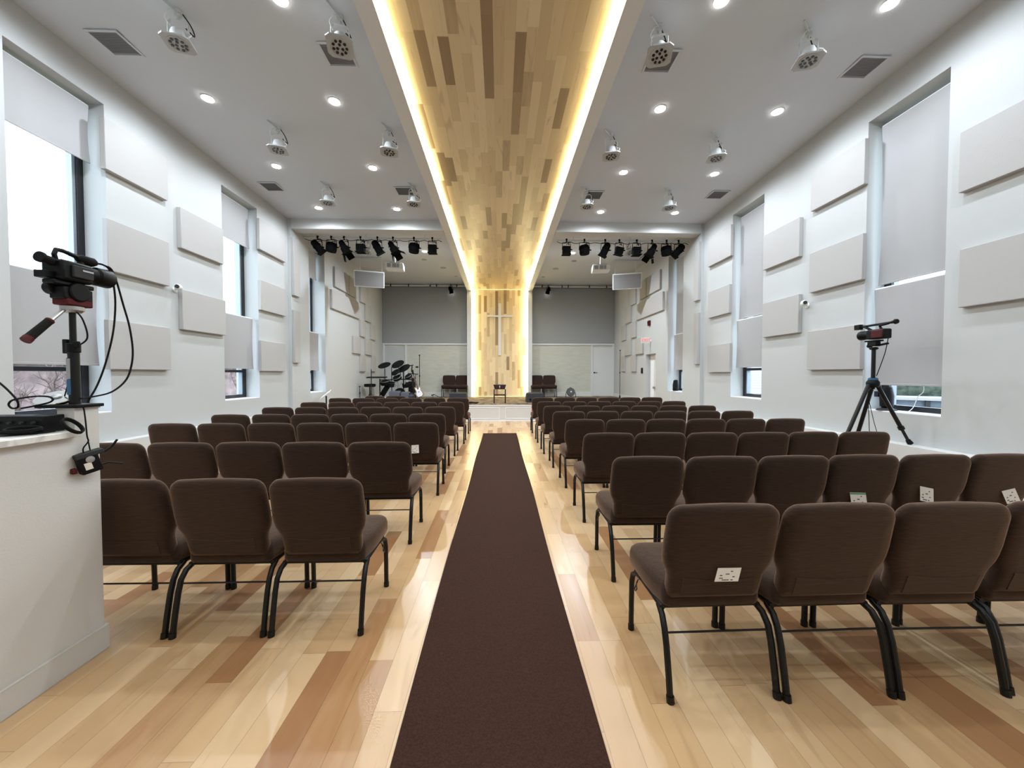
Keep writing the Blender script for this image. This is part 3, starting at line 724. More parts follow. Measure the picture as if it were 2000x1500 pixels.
# conduit on the ceiling, flush sensors
for s, sd in ((-1, 'left'), (1, 'right')):
    x0, x1 = sorted((s*4.66, s*3.6)); tag(MB().box(x0, x1, 11.80, 11.84, 4.97, 5.0).build('surface_conduit', M['ceil']), 'thin surface conduit on the ceiling above the %s loudspeaker' % sd, 'conduit', 'ceiling conduits')
    for k, (xx, yy) in enumerate(((1.9, 12.9), (2.35, 12.0), (1.6, 14.0))):
        tag(MB().lathe([(0.10-0.02*k, 0), (0.10-0.02*k, 0.008), (0.08-0.02*k, 0.014)], (0, 0, -0.0), (0, 0, -1)).build('ceiling_disc', M['slat'], loc=(s*xx, yy, 5.0)), 'flat round grey disc on stage ceiling, %s of three, %s half' % (['largest', 'middle sized', 'smallest'][k], sd), 'sensor', 'round ceiling discs')
# ------------------------------------------------------------------ small wall devices
for s, sd, y, z in ((-1, 'left', 5.68, 2.66), (1, 'right', 5.68, 2.485)):
    t = thing('wall_camera', 'small white round wall camera with grey lens on the %s wall' % sd, 'camera', (s*4.75, y, z), 0, 'small wall cameras')
    MB().lathe([(0.045, 0), (0.045, 0.01), (0.03, 0.02)], (0, 0.05, 0), (-s, 0, 0)).build('wall_plate', M['white'], t)
    MB().tube([(-s*0.015, 0.05, 0), (-s*0.05, 0.03, 0.0), (-s*0.08, 0.0, 0.01)], 0.014, 8).build('arm', M['white'], t)
    MB().sphere((-s*0.11, -0.02, 0.015), 0.048).build('housing', M['white'], t)
    MB().lathe([(0.027, 0), (0.027, 0.012)], (-s*0.125, -0.055, 0.02), (-s*0.3, -1, 0.1)).build('lens', M['darkgrey'], t)
t = thing('fire_alarm', 'dark red fire alarm box high on the right wall above the exit sign', 'alarm', (4.68, 11.70, 3.01))
MB().box(-0.06, 0, -0.06, 0.06, -0.08, 0.08).build('alarm_box', M['redpaint'], t, bevel=0.006)
MB().lathe([(0.04, 0), (0.035, 0.015)], (-0.06, 0, 0.02), (-1, 0, 0)).build('strobe', M['red'], t)
t = thing('exit_sign', 'pale red exit sign above the side door on the right wall', 'sign', (4.68, 11.62, 2.47), 0, rot=(0, 0, 0))
MB().box(-0.02, 0, -0.05, 0.05, -0.04, 0.04).build('wall_bracket', M['white'], t)
MB().box(-0.30, -0.02, -0.015, 0.015, -0.085, 0.085).build('sign_plate', M['white'], t, bevel=0.004)
tx = bpy.data.curves.new('EXIT', 'FONT'); tx.body = 'EXIT'; tx.size = 0.135; tx.align_x = 'CENTER'; tx.align_y = 'CENTER'; tx.extrude = 0.002
tob = bpy.data.objects.new('lettering_outline', tx); C.objects.link(tob); bpy.context.view_layer.update(); tme = bpy.data.meshes.new_from_object(tob); bpy.data.objects.remove(tob); tme.materials.clear(); tme.materials.append(M['exitred'])
to = bpy.data.objects.new('lettering', tme); C.objects.link(to); to.parent = t; to.location = (-0.16, -0.018, 0); to.rotation_euler = (R(90), 0, 0)
t = thing('wall_phone', 'small black wall intercom left of the side door', 'intercom', (4.68, 12.29, 1.54))
MB().box(-0.04, 0, -0.05, 0.05, -0.09, 0.09).build('handset', M['black'], t, bevel=0.01)
MB().box(-0.045, -0.04, -0.025, 0.025, 0.0, 0.05).build('keypad', M['darkgrey'], t)

# ------------------------------------------------------------------ cross on the wood wall
t = thing('wall_cross', 'slim pale cross mounted on the wooden end wall', 'cross', (0.0, 15.2, 0))
MB().box(-0.055, 0.055, -0.06, -0.02, 2.17, 4.24).build('upright', M['trim'], t, bevel=0.003)
MB().box(-0.50, 0.50, -0.065, -0.02, 3.70, 3.765).build('crossbar', M['trim'], t, bevel=0.003)
MB().box(-0.03, 0.03, -0.02, 0.0, 2.5, 4.0).build('stand_off', M['trim'], t)

# ------------------------------------------------------------------ runner carpet
b = MB(); n_ = 60; vs = []; fs = []
for i in range(n_+1):
    y = -1.5+(9.05+1.5)*i/n_; wx = 0.006*math.sin(y*1.7); zz = 0.009
    for x in (-0.40+wx, 0.395+wx): vs += [(x, y, 0.0005), (x, y, zz)]
for i in range(n_):
    a = 4*i; c = a+4
    fs += [(a+1, c+1, c+3, a+3), (a, a+1, c+1, c)[::-1], (a+2, a+3, c+3, c+2)]
fs += [(0, 1, 3, 2), (4*n_, 4*n_+1, 4*n_+3, 4*n_+2)]
b.add(vs, fs); tag(b.build('aisle_runner', M['carpet']), 'long dark brown carpet runner down the centre aisle', 'carpet')

# ================================================================== CHAIRS
def inset(poly, d):
    xs = [p[0] for p in poly]; zs = [p[1] for p in poly]
    cx, cz = (min(xs)+max(xs))/2, (min(zs)+max(zs))/2; hx, hz = (max(xs)-min(xs))/2, (max(zs)-min(zs))/2
    return [(cx+(x-cx)*(1-d/hx), cz+(z-cz)*(1-d/hz)) for x, z in poly]
def back_outline(top=0.856):
    """counter-clockwise outline (x, z) of the back cushion"""
    r = 0.066; hw = 0.2525; pts = []
    pts += [(-0.215, 0.412), (-0.20, 0.394), (0.20, 0.394), (0.215, 0.412)]
    pts += [(0.217, 0.46), (0.219, 0.51), (0.228, 0.54), (0.245, 0.575), (0.251, 0.61), (hw, 0.66)]
    for i in range(9):
        a = PI/2*i/8; pts.append((hw-0.004-r+r*math.cos(a), top-r+r*math.sin(a)))
    pts += [(0.09, top+0.004), (0, top+0.006), (-0.09, top+0.004)]
    for i in range(9):
        a = PI/2+PI/2*i/8; pts.append((-(hw-0.004-r)+r*math.cos(a), top-r+r*math.sin(a)))
    pts += [(-hw, 0.66), (-0.251, 0.61), (-0.245, 0.575), (-0.228, 0.54), (-0.219, 0.51), (-0.217, 0.46)]
    return pts
def lean(z): 
    t_ = (0.865-z)/0.45
    return 0.018+0.085*t_+0.02*t_*t_
def make_chair(name, label, group, fab, loc=(0, 0, 0), rz=0.0, sx=1.0):
    t = thing(name, label, 'chair', loc, rz, group); t.scale = (sx, 1, 1)
    # back cushion: local +Y is the way the chair faces; y=0 plane through the rear feet
    po = back_outline(); b = MB(); rings = []
    for ins, dy in ((0.075, -0.043), (0.035, -0.040), (0.013, -0.031), (0.003, -0.017), (0.0, 0.0), (0.003, 0.014), (0.012, 0.026), (0.03, 0.032), (0.07, 0.034)):
        q = inset(po, ins); rings.append([(x, lean(z)+dy*(1.0 if z < 0.75 else 0.92), z) for x, z in q])
    b.loft(rings); b.build('backrest', fab, t, ang=60)
    # seat cushion: outline in plan with rounded corners, wider toward the middle
    so = []
    def arc(cx, cy, r, a0, a1, n=6): return [(cx+r*math.cos(a0+(a1-a0)*i/n), cy+r*math.sin(a0+(a1-a0)*i/n)) for i in range(n+1)]
    so += arc(-0.195, 0.135, 0.035, PI, 1.5*PI)+arc(0.195, 0.135, 0.035, 1.5*PI, 2*PI)
    so += [(0.243, 0.20), (0.25, 0.28)]+arc(0.19, 0.47, 0.06, 0, PI/2)+arc(-0.19, 0.47, 0.06, PI/2, PI)+[(-0.25, 0.28), (-0.243, 0.20)]
    b = MB(); rings = []
    for ins, z in ((0.035, 0.352), (0.006, 0.358), (0.0, 0.375), (0.0, 0.42), (0.006, 0.445), (0.02, 0.460), (0.045, 0.468), (0.09, 0.472)):
        q = inset(so, ins)
        rings.append([(x, y, z+0.012*max(0, min(1, (y-0.1)/0.3))) for x, y in q])
    b.loft(rings); b.build('seat', fab, t, ang=60)
    # pocket on the lower back
    b = MB(); vs = []; nx = 9
    for (z, o) in ((0.425, 0.0), (0.515, 0.004)):
        for i in range(nx):
            x = -0.165+0.33*i/(nx-1); zz = z-(0.012*math.cos(PI*(i/(nx-1)-0.5)) if z > 0.5 else 0)
            for d in (0.0, 0.010): vs.append((x, lean(zz)-0.0445-o*0.4+d, zz))
    fs = []
    for i in range(nx-1):
        a = 2*i; u = 2*nx+2*i
        fs += [(a, a+2, u+2, u), (a+1, u+1, u+3, a+3), (u, u+2, u+3, u+1), (a, a+1, a+3, a+2)]
    fs += [(0, 2*nx, 2*nx+1, 1), (2*nx-2, 2*nx-1, 4*nx-1, 4*nx-2)]
    b.add(vs, fs); b.build('back_pocket', fab, t)
    # legs of bent oval tube
    for s in (-1, 1):
        x = s*0.239
        b = MB(); b.tube([(x, 0.005, 0.0), (x, 0.022, 0.10), (x, 0.047, 0.22), (x, 0.068, 0.285), (x*0.985, 0.10, 0.325), (x*0.96, 0.15, 0.345)], 0.0145, 8)
        b.cone((x, 0.003, 0.0), (x, 0.008, 0.028), 0.0172, n=10)
        b.build('leg', M['blackmetal'], t)
        b = MB(); b.tube([(x, 0.478, 0.0), (x, 0.476, 0.15), (x, 0.472, 0.27), (x*0.995, 0.458, 0.322), (x*0.97, 0.42, 0.348), (x*0.95, 0.36, 0.352)], 0.0145, 8)
        b.cone((x, 0.478, 0.0), (x, 0.478, 0.028), 0.0172, n=10)
        b.build('leg', M['blackmetal'], t)
    b = MB()
    for s in (-1, 1): b.cone((s*0.226, 0.12, 0.347), (s*0.226, 0.44, 0.351), 0.0135, n=8)
    b.cone((-0.22, 0.14, 0.343), (0.22, 0.14, 0.343), 0.011, n=8); b.cone((-0.22, 0.42, 0.345), (0.22, 0.42, 0.345), 0.011, n=8)
    for s in (-1, 1): b.cbox((s*0.205, 0.165, 0.37), (0.022, 0.05, 0.07), Euler((R(10), 0, 0)))
    b.build('seat_frame', M['blackmetal'], t)
    MB().cone((-0.239, 0.062, 0.268), (0.239, 0.062, 0.268), 0.0045, n=6).build('stretcher', M['blackmetal'], t)
    for s in (-1, 1): MB().tube([(s*0.238, 0.38, 0.335), (s*0.256, 0.36, 0.325), (s*0.262, 0.34, 0.305), (s*0.262, 0.37, 0.285), (s*0.25, 0.385, 0.30), (s*0.238, 0.39, 0.32)], 0.003, 6).build('ganging_hook', M['blackmetal'], t)
    return t
ROWL = [2.06, 3.17, 4.42, 5.40, 6.55, 7.70, 9.03, 9.86]
ROWR = [1.57, 2.53, 3.57, 4.67, 5.70, 6.69, 7.79, 9.10]
chair0 = None
chairs = {}
rr = random.Random(3)
for side, sgn, rows in (('left', -1, ROWL), ('right', 1, ROWR)):
    for r_, y in enumerate(rows):
        nC = 6
        if side == 'left': 
            x0 = [-.745, -.737, -.712, -.771, -.768, -.716, -.731, -2.425][r_]; pitch = [.523, .545, .556, .547, .551, .552, .555, .535][r_]
            if r_ == 0: nC = 3
            if r_ == 1: nC = 5
            if r_ == 7: nC = 2
        else:
            x0 = [.722, .765, .795, .812, .797, .772, .772, .773][r_]; pitch = [.510, .512, .507, .516, .525, .526, .526, .536][r_]
            if r_ == 0: nC = 5
            if r_ == 1: nC = 6
        for c in range(nC):
            wd = 0.508
            sc = pitch/0.512 if pitch > 0.53 else 1.0
            sc = min(sc, 1.05)
            x = x0+sgn*(wd*sc/2+c*pitch)
            rn = ORD[r_+1]
            if side == 'left' and r_ == 7: lab = 'brown padded chair, %s of two standing ahead of the front left row' % ('right one' if c == 0 else 'left one')
            else: lab = 'brown padded chair, %s from the aisle, %s row from the camera, %s block' % (ORD[c+1], rn, side)
            g = 'brown chairs in the %s seating block' % side
            yy = y+rr.uniform(-0.012, 0.012)-0.0; a = R(rr.uniform(-0.8, 0.8))
            red = side == 'left' and r_ == 7
            if chair0 is None:
                chair0 = make_chair('church_chair', lab, g, M['fabric'], (x, yy, 0), a, sc); o = chair0
                hooks = [k_ for k_ in chair0.children if k_.name.startswith('ganging')]; body = [k_ for k_ in chair0.children if k_ not in hooks]; all_hooks = list(hooks)
                hook_l, hook_r = hooks if hooks[0].data.vertices[0].co.x < 0 else hooks[::-1]
            else: o = dup(chair0, (x, yy, 0), a, lab, g, (sc, 1, 1), kids=body+([hook_r if side == 'left' else hook_l] if c == 0 else []))
            chairs[(side, r_, c)] = o
bpy.data.objects.remove(hook_l)
sg = make_chair('stage_chair', 'dark brown chair left of the wood wall, outer of its pair', 'chairs at the back of the stage', M['fabric_dark'], (-2.02, 15.25, 0.52), PI)
dup(sg, (-1.505, 15.25, 0.52), PI, 'dark brown chair left of the wood wall, inner of its pair')
dup(sg, (1.48, 15.25, 0.52), PI, 'dark brown chair right of the wood wall, inner of its pair')
dup(sg, (1.995, 15.25, 0.52), PI, 'dark brown chair right of the wood wall, outer of its pair')

# cards tucked in chair pockets
def card(side, r_, c, dx, z, wdt, hgt, roll, lab, green=False, dots=True, shear=0.0):
    ch = chairs[(side, r_, c)]
    y = lean(z)-0.066
    t = thing('paper_card', lab, 'card', (ch.location.x+dx, ch.location.y+y, z), 0, 'paper cards in the chair pockets', rot=(R(-12), R(roll), 0))
    b = MB(); h = wdt/2; v = hgt/2
    b.prism([(-h-shear, -v), (h-shear, -v), (h+shear, v), (-h+shear, v)], -0.0006, 0.0006, 'Y'); b.build('card_sheet', M['paper'], t)
    b = MB()
    if dots:
        for (a, e, w_) in ((-.3, -.05, .10), (-.02, .05, .16), (.18, .25, .09), (-.32, -.25, .16), (.22, -.15, .10), (-.15, -.38, .30), (.12, -.38, .1)):
            b.box(a*wdt-w_*wdt/2, a*wdt+w_*wdt/2, -0.0014, -0.0007, e*hgt-0.035*hgt, e*hgt+0.035*hgt)
        b.build('print_marks', M['ink'], t)
    if green: MB().box(-h, h, -0.0016, -0.0007, v-0.012, v-0.002).build('green_band', M['green'], t)
card('right', 0, 0, 0.02, 0.545, 0.105, 0.055, 0, 'slanted white printed card on the back of the nearest right aisle chair', shear=0.011)
card('right', 1, 3, -0.03, 0.535, 0.115, 0.10, 2, 'white card with green top edge in a second row right pocket', green=True)
card('right', 1, 4, -0.07, 0.575, 0.10, 0.10, 12, 'tilted white card in the fifth chair of the second right row')
card('right', 1, 5, 0.05, 0.555, 0.10, 0.09, -12, 'white card at the frame edge in the second right row')
card('left', 2, 0, -0.01, 0.545, 0.085, 0.095, -4, 'upright white card on the third row left aisle chair')
card('left', 2, 0, -0.175, 0.55, 0.018, 0.08, 8, 'thin white slip beside the card on third row left aisle chair', dots=False)
t = thing('red_bag', 'small bright red bag on the front row right aisle seat', 'bag', (0.84, 9.34, 0.485), 0.3)
MB().sphere((0, 0, 0.05), 0.055, sq=(1, 0.7, 0.95)).build('bag_body', M['pink'], t); MB().sphere((-0.03, 0, 0.115), 0.028, sq=(1, 0.8, 1)).build('gathered_top', M['pink'], t)

# ================================================================== BOOTH (left foreground)
struct(MB().box(-2.17, -2.05, YN, 1.89, 0, 1.12).build('wall_booth', M['booth']))
struct(MB().box(-2.13, -2.05, 1.89, 2.0, 0, 1.25).build('wall_booth_end', M['booth']))
struct(MB().box(-3.6, -2.132, 1.92, 2.0, 0, 1.12).build('wall_booth_front', M['booth']))
struct(MB().box(-2.05, -2.035, YN, 2.0, 0, 0.125).box(-2.06, -2.035, 2.0, 2.012, 0, 0.125).build('baseboard_booth', M['booth'], bevel=0.003))
tag(MB().box(-3.6, -2.012, -1.5, 1.886, 1.121, 1.15).box(-3.6, -2.135, 1.886, 2.0, 1.121, 1.15).build('counter_top', M['marble'], bevel=0.003), 'white marbled counter top of the booth at lower left', 'counter')
struct(MB().box(-2.134, -2.045, 1.888, 2.005, 1.25, 1.257).build('trim_9', M['trim']))

# camera on its column
CX, CY = -2.105, 1.945
t = thing('camera_stand', 'black telescopic camera column with square foot on the booth wall', 'camera stand', (CX, CY, 1.257))
MB().box(-0.12, 0.075, -0.065, 0.065, 0, 0.016).build('base_plate', M['black'], t, bevel=0.003)
MB().cone((0, 0, 0.016), (0, 0, 0.29), 0.021, n=16).build('lower_column', M['blackmetal'], t)
MB().cone((0, 0, 0.30), (0, 0, 0.47), 0.0125, n=16).build('upper_column', M['blackmetal'], t)
b = MB(); b.cone((0, 0, 0.27), (0, 0, 0.315), 0.026, n=16); b.cbox((-0.028, 0, 0.30), (0.02, 0.03, 0.07)); b.cbox((0.025, -0.01, 0.31), (0.03, 0.012, 0.03)); b.build('column_lock', M['black'], t, bevel=0.003)
b = MB(); b.m = 0; b.cbox((-0.004, -0.0215, 0.19), (0.018, 0.002, 0.10)); b.build('brand_plate', M['silver'], t)
MB().cbox((-0.004, -0.0215, 0.10), (0.018, 0.002, 0.075)).build('blue_label', M['bluelabel'], t)
b = MB(); b.lathe([(0.03, 0), (0.042, 0.012), (0.042, 0.03)], (0, 0, 0.465)); b.build('head_bowl', M['silver'], t)
b = MB(); b.cbox((0.0, 0.005, 0.515), (0.07, 0.12, 0.035)); hd = b.build('head_base', M['redpaint'], t, bevel=0.006)
b = MB(); b.cbox((0, 0, 0.555), (0.07, 0.13, 0.06)); b.lathe([(0.045, -0.045), (0.05, 0), (0.045, 0.045)], (0, 0.0, 0.565), (1, 0, 0)); b.lathe([(0.030, -0.02), (0.030, 0.02)], (-0.03, -0.055, 0.575), (1, 0, 0)); b.cbox((0, -0.01, 0.60), (0.055, 0.18, 0.022))
b.build('fluid_head', M['black'], t, bevel=0.006)
b = MB(); b.cone((-0.005, 0.0, 0.51), (-0.003, -0.10, 0.405), 0.0095, n=10); b.build('pan_bar', M['silver'], t)
b = MB(); b.cone((-0.003, -0.095, 0.412), (0.0, -0.178, 0.325), 0.0165, 0.018, n=12); ph = b.build('pan_grip', M['rubber'], t)
b = MB(); b.cone((0.0, -0.176, 0.327), (0.0005, -0.189, 0.313), 0.0195, n=12); b.build('grip_cap', M['redpaint'], ph); MB().cone((-0.003, -0.091, 0.416), (-0.003, -0.097, 0.410), 0.0175, n=12).build('grip_ring', M['redpaint'], ph)
b = MB(); b.tube([(0.03, -0.01, 0.47), (0.035, 0.01, 0.44), (0.045, 0.02, 0.38), (0.045, 0.02, 0.34), (0.03, 0.01, 0.315), (0.02, 0, 0.31)], 0.0035, 6); b.build('control_lead', M['rubber'], t)
t = thing('video_camera', 'black shoulder video camera with top handle on the left column', 'video camera', (CX, CY, 1.87)); t.scale = (1, 0.82, 0.95)
MB().box(-0.05, 0.05, -0.10, 0.07, 0.0, 0.10).build('camera_body', M['black'], t, bevel=0.012)
b = MB(); b.lathe([(0.038, 0), (0.040, 0.06), (0.049, 0.07), (0.051, 0.15), (0.048, 0.155)], (0, 0.06, 0.062), (0, 1, 0)); b.build('lens_barrel', M['black'], t)
MB().lathe([(0.043, 0), (0.043, 0.003)], (0, 0.214, 0.062), (0, 1, 0)).build('lens_glass', M['blackgloss'], t)
b = MB(); b.tube([(0, -0.075, 0.09), (0, -0.085, 0.125), (0, -0.075, 0.150), (0, -0.04, 0.152), (0, 0.04, 0.140), (0, 0.07, 0.138)], 0.011, 8); b.cone((0, 0.05, 0.10), (0, 0.055, 0.135), 0.014); b.build('top_handle', M['black'], t)
b = MB(); b.lathe([(0.012, 0), (0.022, 0.02), (0.024, 0.09), (0.014, 0.11)], (0.0, 0.03, 0.136), (0, 1, -0.02)); b.build('microphone', M['rubber'], t)
b = MB(); b.cone((0.0, -0.10, 0.085), (0.0, -0.145, 0.092), 0.022, 0.020); b.cone((0, -0.145, 0.092), (0, -0.16, 0.094), 0.026); b.build('eyepiece', M['rubber'], t)
b = MB(); b.cbox((-0.02, -0.115, 0.02), (0.06, 0.04, 0.035)); b.build('battery', M['black'], t, bevel=0.004); MB().cbox((0.056, 0.0, 0.05), (0.014, 0.11, 0.06)).build('side_controls', M['darkgrey'], t, bevel=0.004)
b = MB(); b.cbox((0.0645, 0.02, 0.06), (0.002, 0.06, 0.008)); b.build('silver_badge', M['silver'], t)
# loop of cable from the microphone down to the wall top
b = MB()
P0 = Vector((CX, CY+0.115, 1.998))
b.tube([P0, P0+Vector((0.01, 0.03, 0.0)), P0+Vector((0.015, 0.06, -0.03)), P0+Vector((0.02, 0.075, -0.15)), (CX+.02, CY+0.185, 1.72), (CX+.02, CY+0.165, 1.60), (CX+.015, CY+0.13, 1.46), (CX+.015, CY+0.09, 1.36), (CX+.015, CY+0.055, 1.30), (CX+0.02, CY+0.04, 1.277)], 0.0042, 6)
b.tube([P0, P0+Vector((0.012, 0.032, -0.002)), P0+Vector((0.02, 0.07, -0.03)), P0+Vector((0.03, 0.11, -0.2)), (CX+.05, CY+0.235, 1.68), (CX+.05, CY+0.25, 1.55), (CX+.05, CY+0.235, 1.45), (CX+.05, CY+0.20, 1.38), (CX+.045, CY+0.13, 1.325), (CX+.03, CY+0.05, 1.305), (CX+0.03, CY, 1.30)], 0.0045, 6)
tag(b.build('camera_cable', M['rubber']), 'pair of black cables looping down from the left video camera', 'cable')
# cables and devices on the counter
def coil(c, rx, ry, turns, r, jitter, rotz=0.0, tiltx=0.0, seed=1):
    q = random.Random(seed); pts = []
    X = Matrix.Translation(c) @ Euler((tiltx, 0, rotz)).to_matrix().to_4x4()
    for i in range(int(turns*18)+1):
        a = 2*PI*i/18; k = 1+0.05*math.sin(i*0.7+seed)+q.uniform(-jitter, jitter)*0.3
        pts.append(X @ Vector((rx*k*math.cos(a), ry*k*math.sin(a), r+r*1.2*(i/18)/2)))
    return pts
b = MB(); pts = coil((0, 0, 0), 0.042, 0.030, 5, 0.0045, 0.02, 0.3)
b.X = Matrix.Translation((-2.020, 1.845, 1.170)) @ Euler((0, R(52), 0)).to_matrix().to_4x4()
b.tube(pts, 0.0045, 6); tag(b.build('coiled_cable', M['rubber']), 'neat oval coil of black cable at the counter corner', 'cable')
b = MB(); b.tube(coil((-2.17, 1.735, 1.153), 0.10, 0.035, 3, 0.006, 0.05, 0.1, 0, 3), 0.005, 6); b.tube(coil((-2.10, 1.735, 1.168), 0.06, 0.03, 3, 0.005, 0.06, 0.3, 0.2, 5), 0.0045, 6)
b.tube([(-2.25, 1.70, 1.158), (-2.15, 1.69, 1.155), (-2.07, 1.75, 1.155), (-2.04, 1.80, 1.158)], 0.0035, 6); tag(b.build('tangled_cable', M['rubber']), 'loose tangle of black cables in front of the black box', 'cable')
t = thing('control_box', 'flat black electronics box on the booth counter', 'electronics box', (-2.19, 1.825, 1.15), 0.04)
MB().box(-0.16, 0.115, -0.045, 0.045, 0.004, 0.080).build('case', M['black'], t, bevel=0.004)
for i in range(5): MB().lathe([(0.006, 0), (0.006, 0.012)], (-0.12+i*0.05, -0.045, 0.05), (0, -1, 0), 10).build('knob', M['darkgrey'], t)
t = thing('round_dish', 'round black dish with shiny rim behind the black box', 'dish', (-2.195, 1.95, 1.30), 0, rot=(R(24), R(6), 0))
MB().lathe([(0.02, -0.02), (0.06, -0.012), (0.074, 0.0), (0.076, 0.006)], (0, 0, 0), n=28).build('dish_body', M['rubber'], t)
MB().lathe([(0.0765, 0.002), (0.0785, 0.006), (0.0765, 0.008)], (0, 0, 0), n=28).build('dish_rim', M['chrome'], t)
MB().sphere((0, 0, 0.012), 0.02, sq=(1, 1, 0.4)).build('centre_boss', M['silver'], t)
MB().lathe([(0.045, -0.147), (0.04, -0.12), (0.012, -0.09), (0.02, -0.02)], n=20).build('dish_foot', M['silver'], t)
b = MB(); b.tube([(-2.60, 1.88, 1.52), (-2.46, 1.88, 1.44), (-2.37, 1.88, 1.372), (-2.315, 1.88, 1.315), (-2.297, 1.88, 1.285), (-2.30, 1.88, 1.262), (-2.325, 1.88, 1.258), (-2.34, 1.88, 1.275), (-2.325, 1.88, 1.295), (-2.28, 1.88, 1.306), (-2.21, 1.88, 1.315), (-2.15, 1.875, 1.313), (-2.125, 1.87, 1.30), (-2.14, 1.865, 1.285), (-2.20, 1.86, 1.27), (-2.27, 1.87, 1.258)], 0.0042, 6)
tag(b.build('looped_cable', M['rubber']), 'thick black cable looping above the black box at the frame edge', 'cable')
b = MB(); b.tube([(-2.165, 1.955, 1.31), (-2.145, 1.955, 1.38), (-2.13, 1.95, 1.44), (-2.125, 1.935, 1.50)], 0.0028, 6)
tag(b.build('thin_cable', M['rubber']), 'thin black wire rising from the dish to the camera column', 'cable')
t = thing('gooseneck_microphone', 'black rounded tip of a device poking in at the left frame edge', 'microphone', (-2.42, 1.86, 1.13))
MB().tube([(-0.35, 0, 0.0), (-0.33, 0, 0.3), (-0.25, 0, 0.58), (-0.1, 0, 0.645)], 0.008, 8).build('stem', M['blackmetal'], t)
MB().lathe([(0.012, 0), (0.017, 0.015), (0.017, 0.09), (0.010, 0.10)], (-0.11, 0, 0.645), (1, 0, 0)).build('mic_head', M['black'], t)
# hanging transmitter
t = thing('wireless_transmitter', 'black wireless transmitter box hanging by cable on the booth wall', 'transmitter', (-2.018, 1.915, 0.985), 0, rot=(0, R(0), R(-28)))
MB().cbox((0, 0, 0), (0.05, 0.075, 0.095), Euler((R(14), 0, 0))).build('transmitter_case', M['black'], t, bevel=0.006)
MB().cbox((0.0, 0, 0.045), (0.055, 0.10, 0.022), Euler((R(14), 0, 0))).build('top_bracket', M['darkgrey'], t, bevel=0.004)
MB().cbox((0.026, -0.006, -0.012), (0.002, 0.026, 0.034), Euler((R(14), 0, 0))).build('white_label', M['paper'], t)
MB().lathe([(0.016, 0), (0.016, 0.002), (0.012, 0.003)], (0.025, 0.0, 0.02), (1, 0, 0)).build('badge_ring', M['silver'], t)
MB().cbox((0.0, -0.05, -0.03), (0.03, 0.02, 0.025)).build('red_cap', M['redpaint'], t, bevel=0.004)
MB().tube([(0, 0.03, 0.04), (0.0, 0.06, 0.05), (0, 0.085, 0.07), (0, 0.105, 0.10)], 0.005, 6).build('antenna', M['black'], t)
MB().tube([(0, 0.035, -0.02), (0.0, 0.065, -0.012), (0, 0.075, -0.012), (0, 0.125, -0.028)], 0.004, 6).build('antenna', M['black'], t)
b = MB(); b.tube([(-2.075, 1.90, 1.262), (-2.04, 1.915, 1.262), (-2.028, 1.915, 1.22), (-2.026, 1.92, 1.12), (-2.026, 1.925, 1.09), (-2.024, 1.90, 1.06), (-2.022, 1.90, 1.03)], 0.003, 6); b.tube([(-2.026, 1.925, 1.09), (-2.022, 1.93, 1.035)], 0.003, 6)
tag(b.build('hanging_cable', M['rubber']), 'thin black cable over the wall end holding the transmitter', 'cable')

# ================================================================== RIGHT TRIPOD AND CAMERA
TX, TY = 4.27, 4.20
t = thing('camera_tripod', 'black camera tripod beside the nearest right window', 'tripod', (TX, TY, 0))
MB().cone((0, 0, 1.25), (0, 0, 1.71), 0.020, n=12).build('centre_column', M['blackmetal'], t)
b = MB(); b.lathe([(0.05, 1.27), (0.06, 1.30), (0.06, 1.33), (0.04, 1.36), (0.035, 1.38)], n=16)
b.build('crown', M['black'], t); MB().lathe([(0.044, 1.355), (0.046, 1.365), (0.044, 1.375)], n=16).build('blue_collar', M['bluelabel'], t)
for (fx, fy, fz) in ((0.43, -0.03, 0.615), (-0.62, -0.02, 0.0), (0.10, 0.47, 0.0)):
    top = Vector((0.05*fx/abs(fx), 0.05*(1 if fy > 0.1 else 0), 1.30)); ft = Vector((fx, fy, fz)); d = ft-top; L_ = d.length
    k1 = 0.72 if fz > 0.1 else 0.55
    b = MB(); b.cone(top, top+d*k1, 0.021, 0.021, 12); b.cone(top+d*(k1-0.02), top+d*(k1+0.02*1.2), 0.030, n=12); b.cone(top+d*k1, ft-d.normalized()*0.03, 0.015, n=12)
    lg = b.build('leg', M['blackmetal'], t)
    f = MB(); f.cone(ft-d.normalized()*0.06, ft+Vector((0, 0, 0.012)), 0.022, 0.028, 12); f.build('rubber_foot', M['rubber'], lg)
b = MB(); b.lathe([(0.03, 1.70), (0.045, 1.715), (0.03, 1.73)], n=14); b.cbox((0.03, -0.07, 1.755), (0.03, 0.12, 0.02), Euler((R(-8), 0, 0))); b.cone((-0.02, 0.05, 1.745), (0.02, 0.05, 1.745), 0.02); b.cbox((0, 0.0, 1.765), (0.06, 0.10, 0.05)); b.cbox((0, 0.0, 1.80), (0.06, 0.17, 0.018)); b.build('tripod_head', M['black'], t, bevel=0.004)
b = MB(); b.tube([(-0.0, -0.02, 1.40), (-0.04, 0.0, 1.33), (0.0, 0.05, 1.15), (0.03, 0.06, 0.80), (0.05, 0.06, 0.40), (0.08, 0.1, 0.01)], 0.0035, 6); b.tube([(0.0, 0.05, 1.15), (0.06, 0.03, 0.85), (0.14, 0.0, 0.5), (0.2, 0.02, 0.01)], 0.003, 6)
b.build('dangling_lead', M['rubber'], t)
t = thing('camcorder', 'black and red camcorder with long top handle on the tripod', 'video camera', (TX, TY, 1.812))
MB().box(-0.05, 0.05, -0.155, 0.05, 0.005, 0.115).build('camera_body', M['black'], t, bevel=0.014)
MB().box(-0.062, -0.048, -0.145, -0.02, 0.015, 0.105).build('hand_strap', M['red'], t, bevel=0.01)
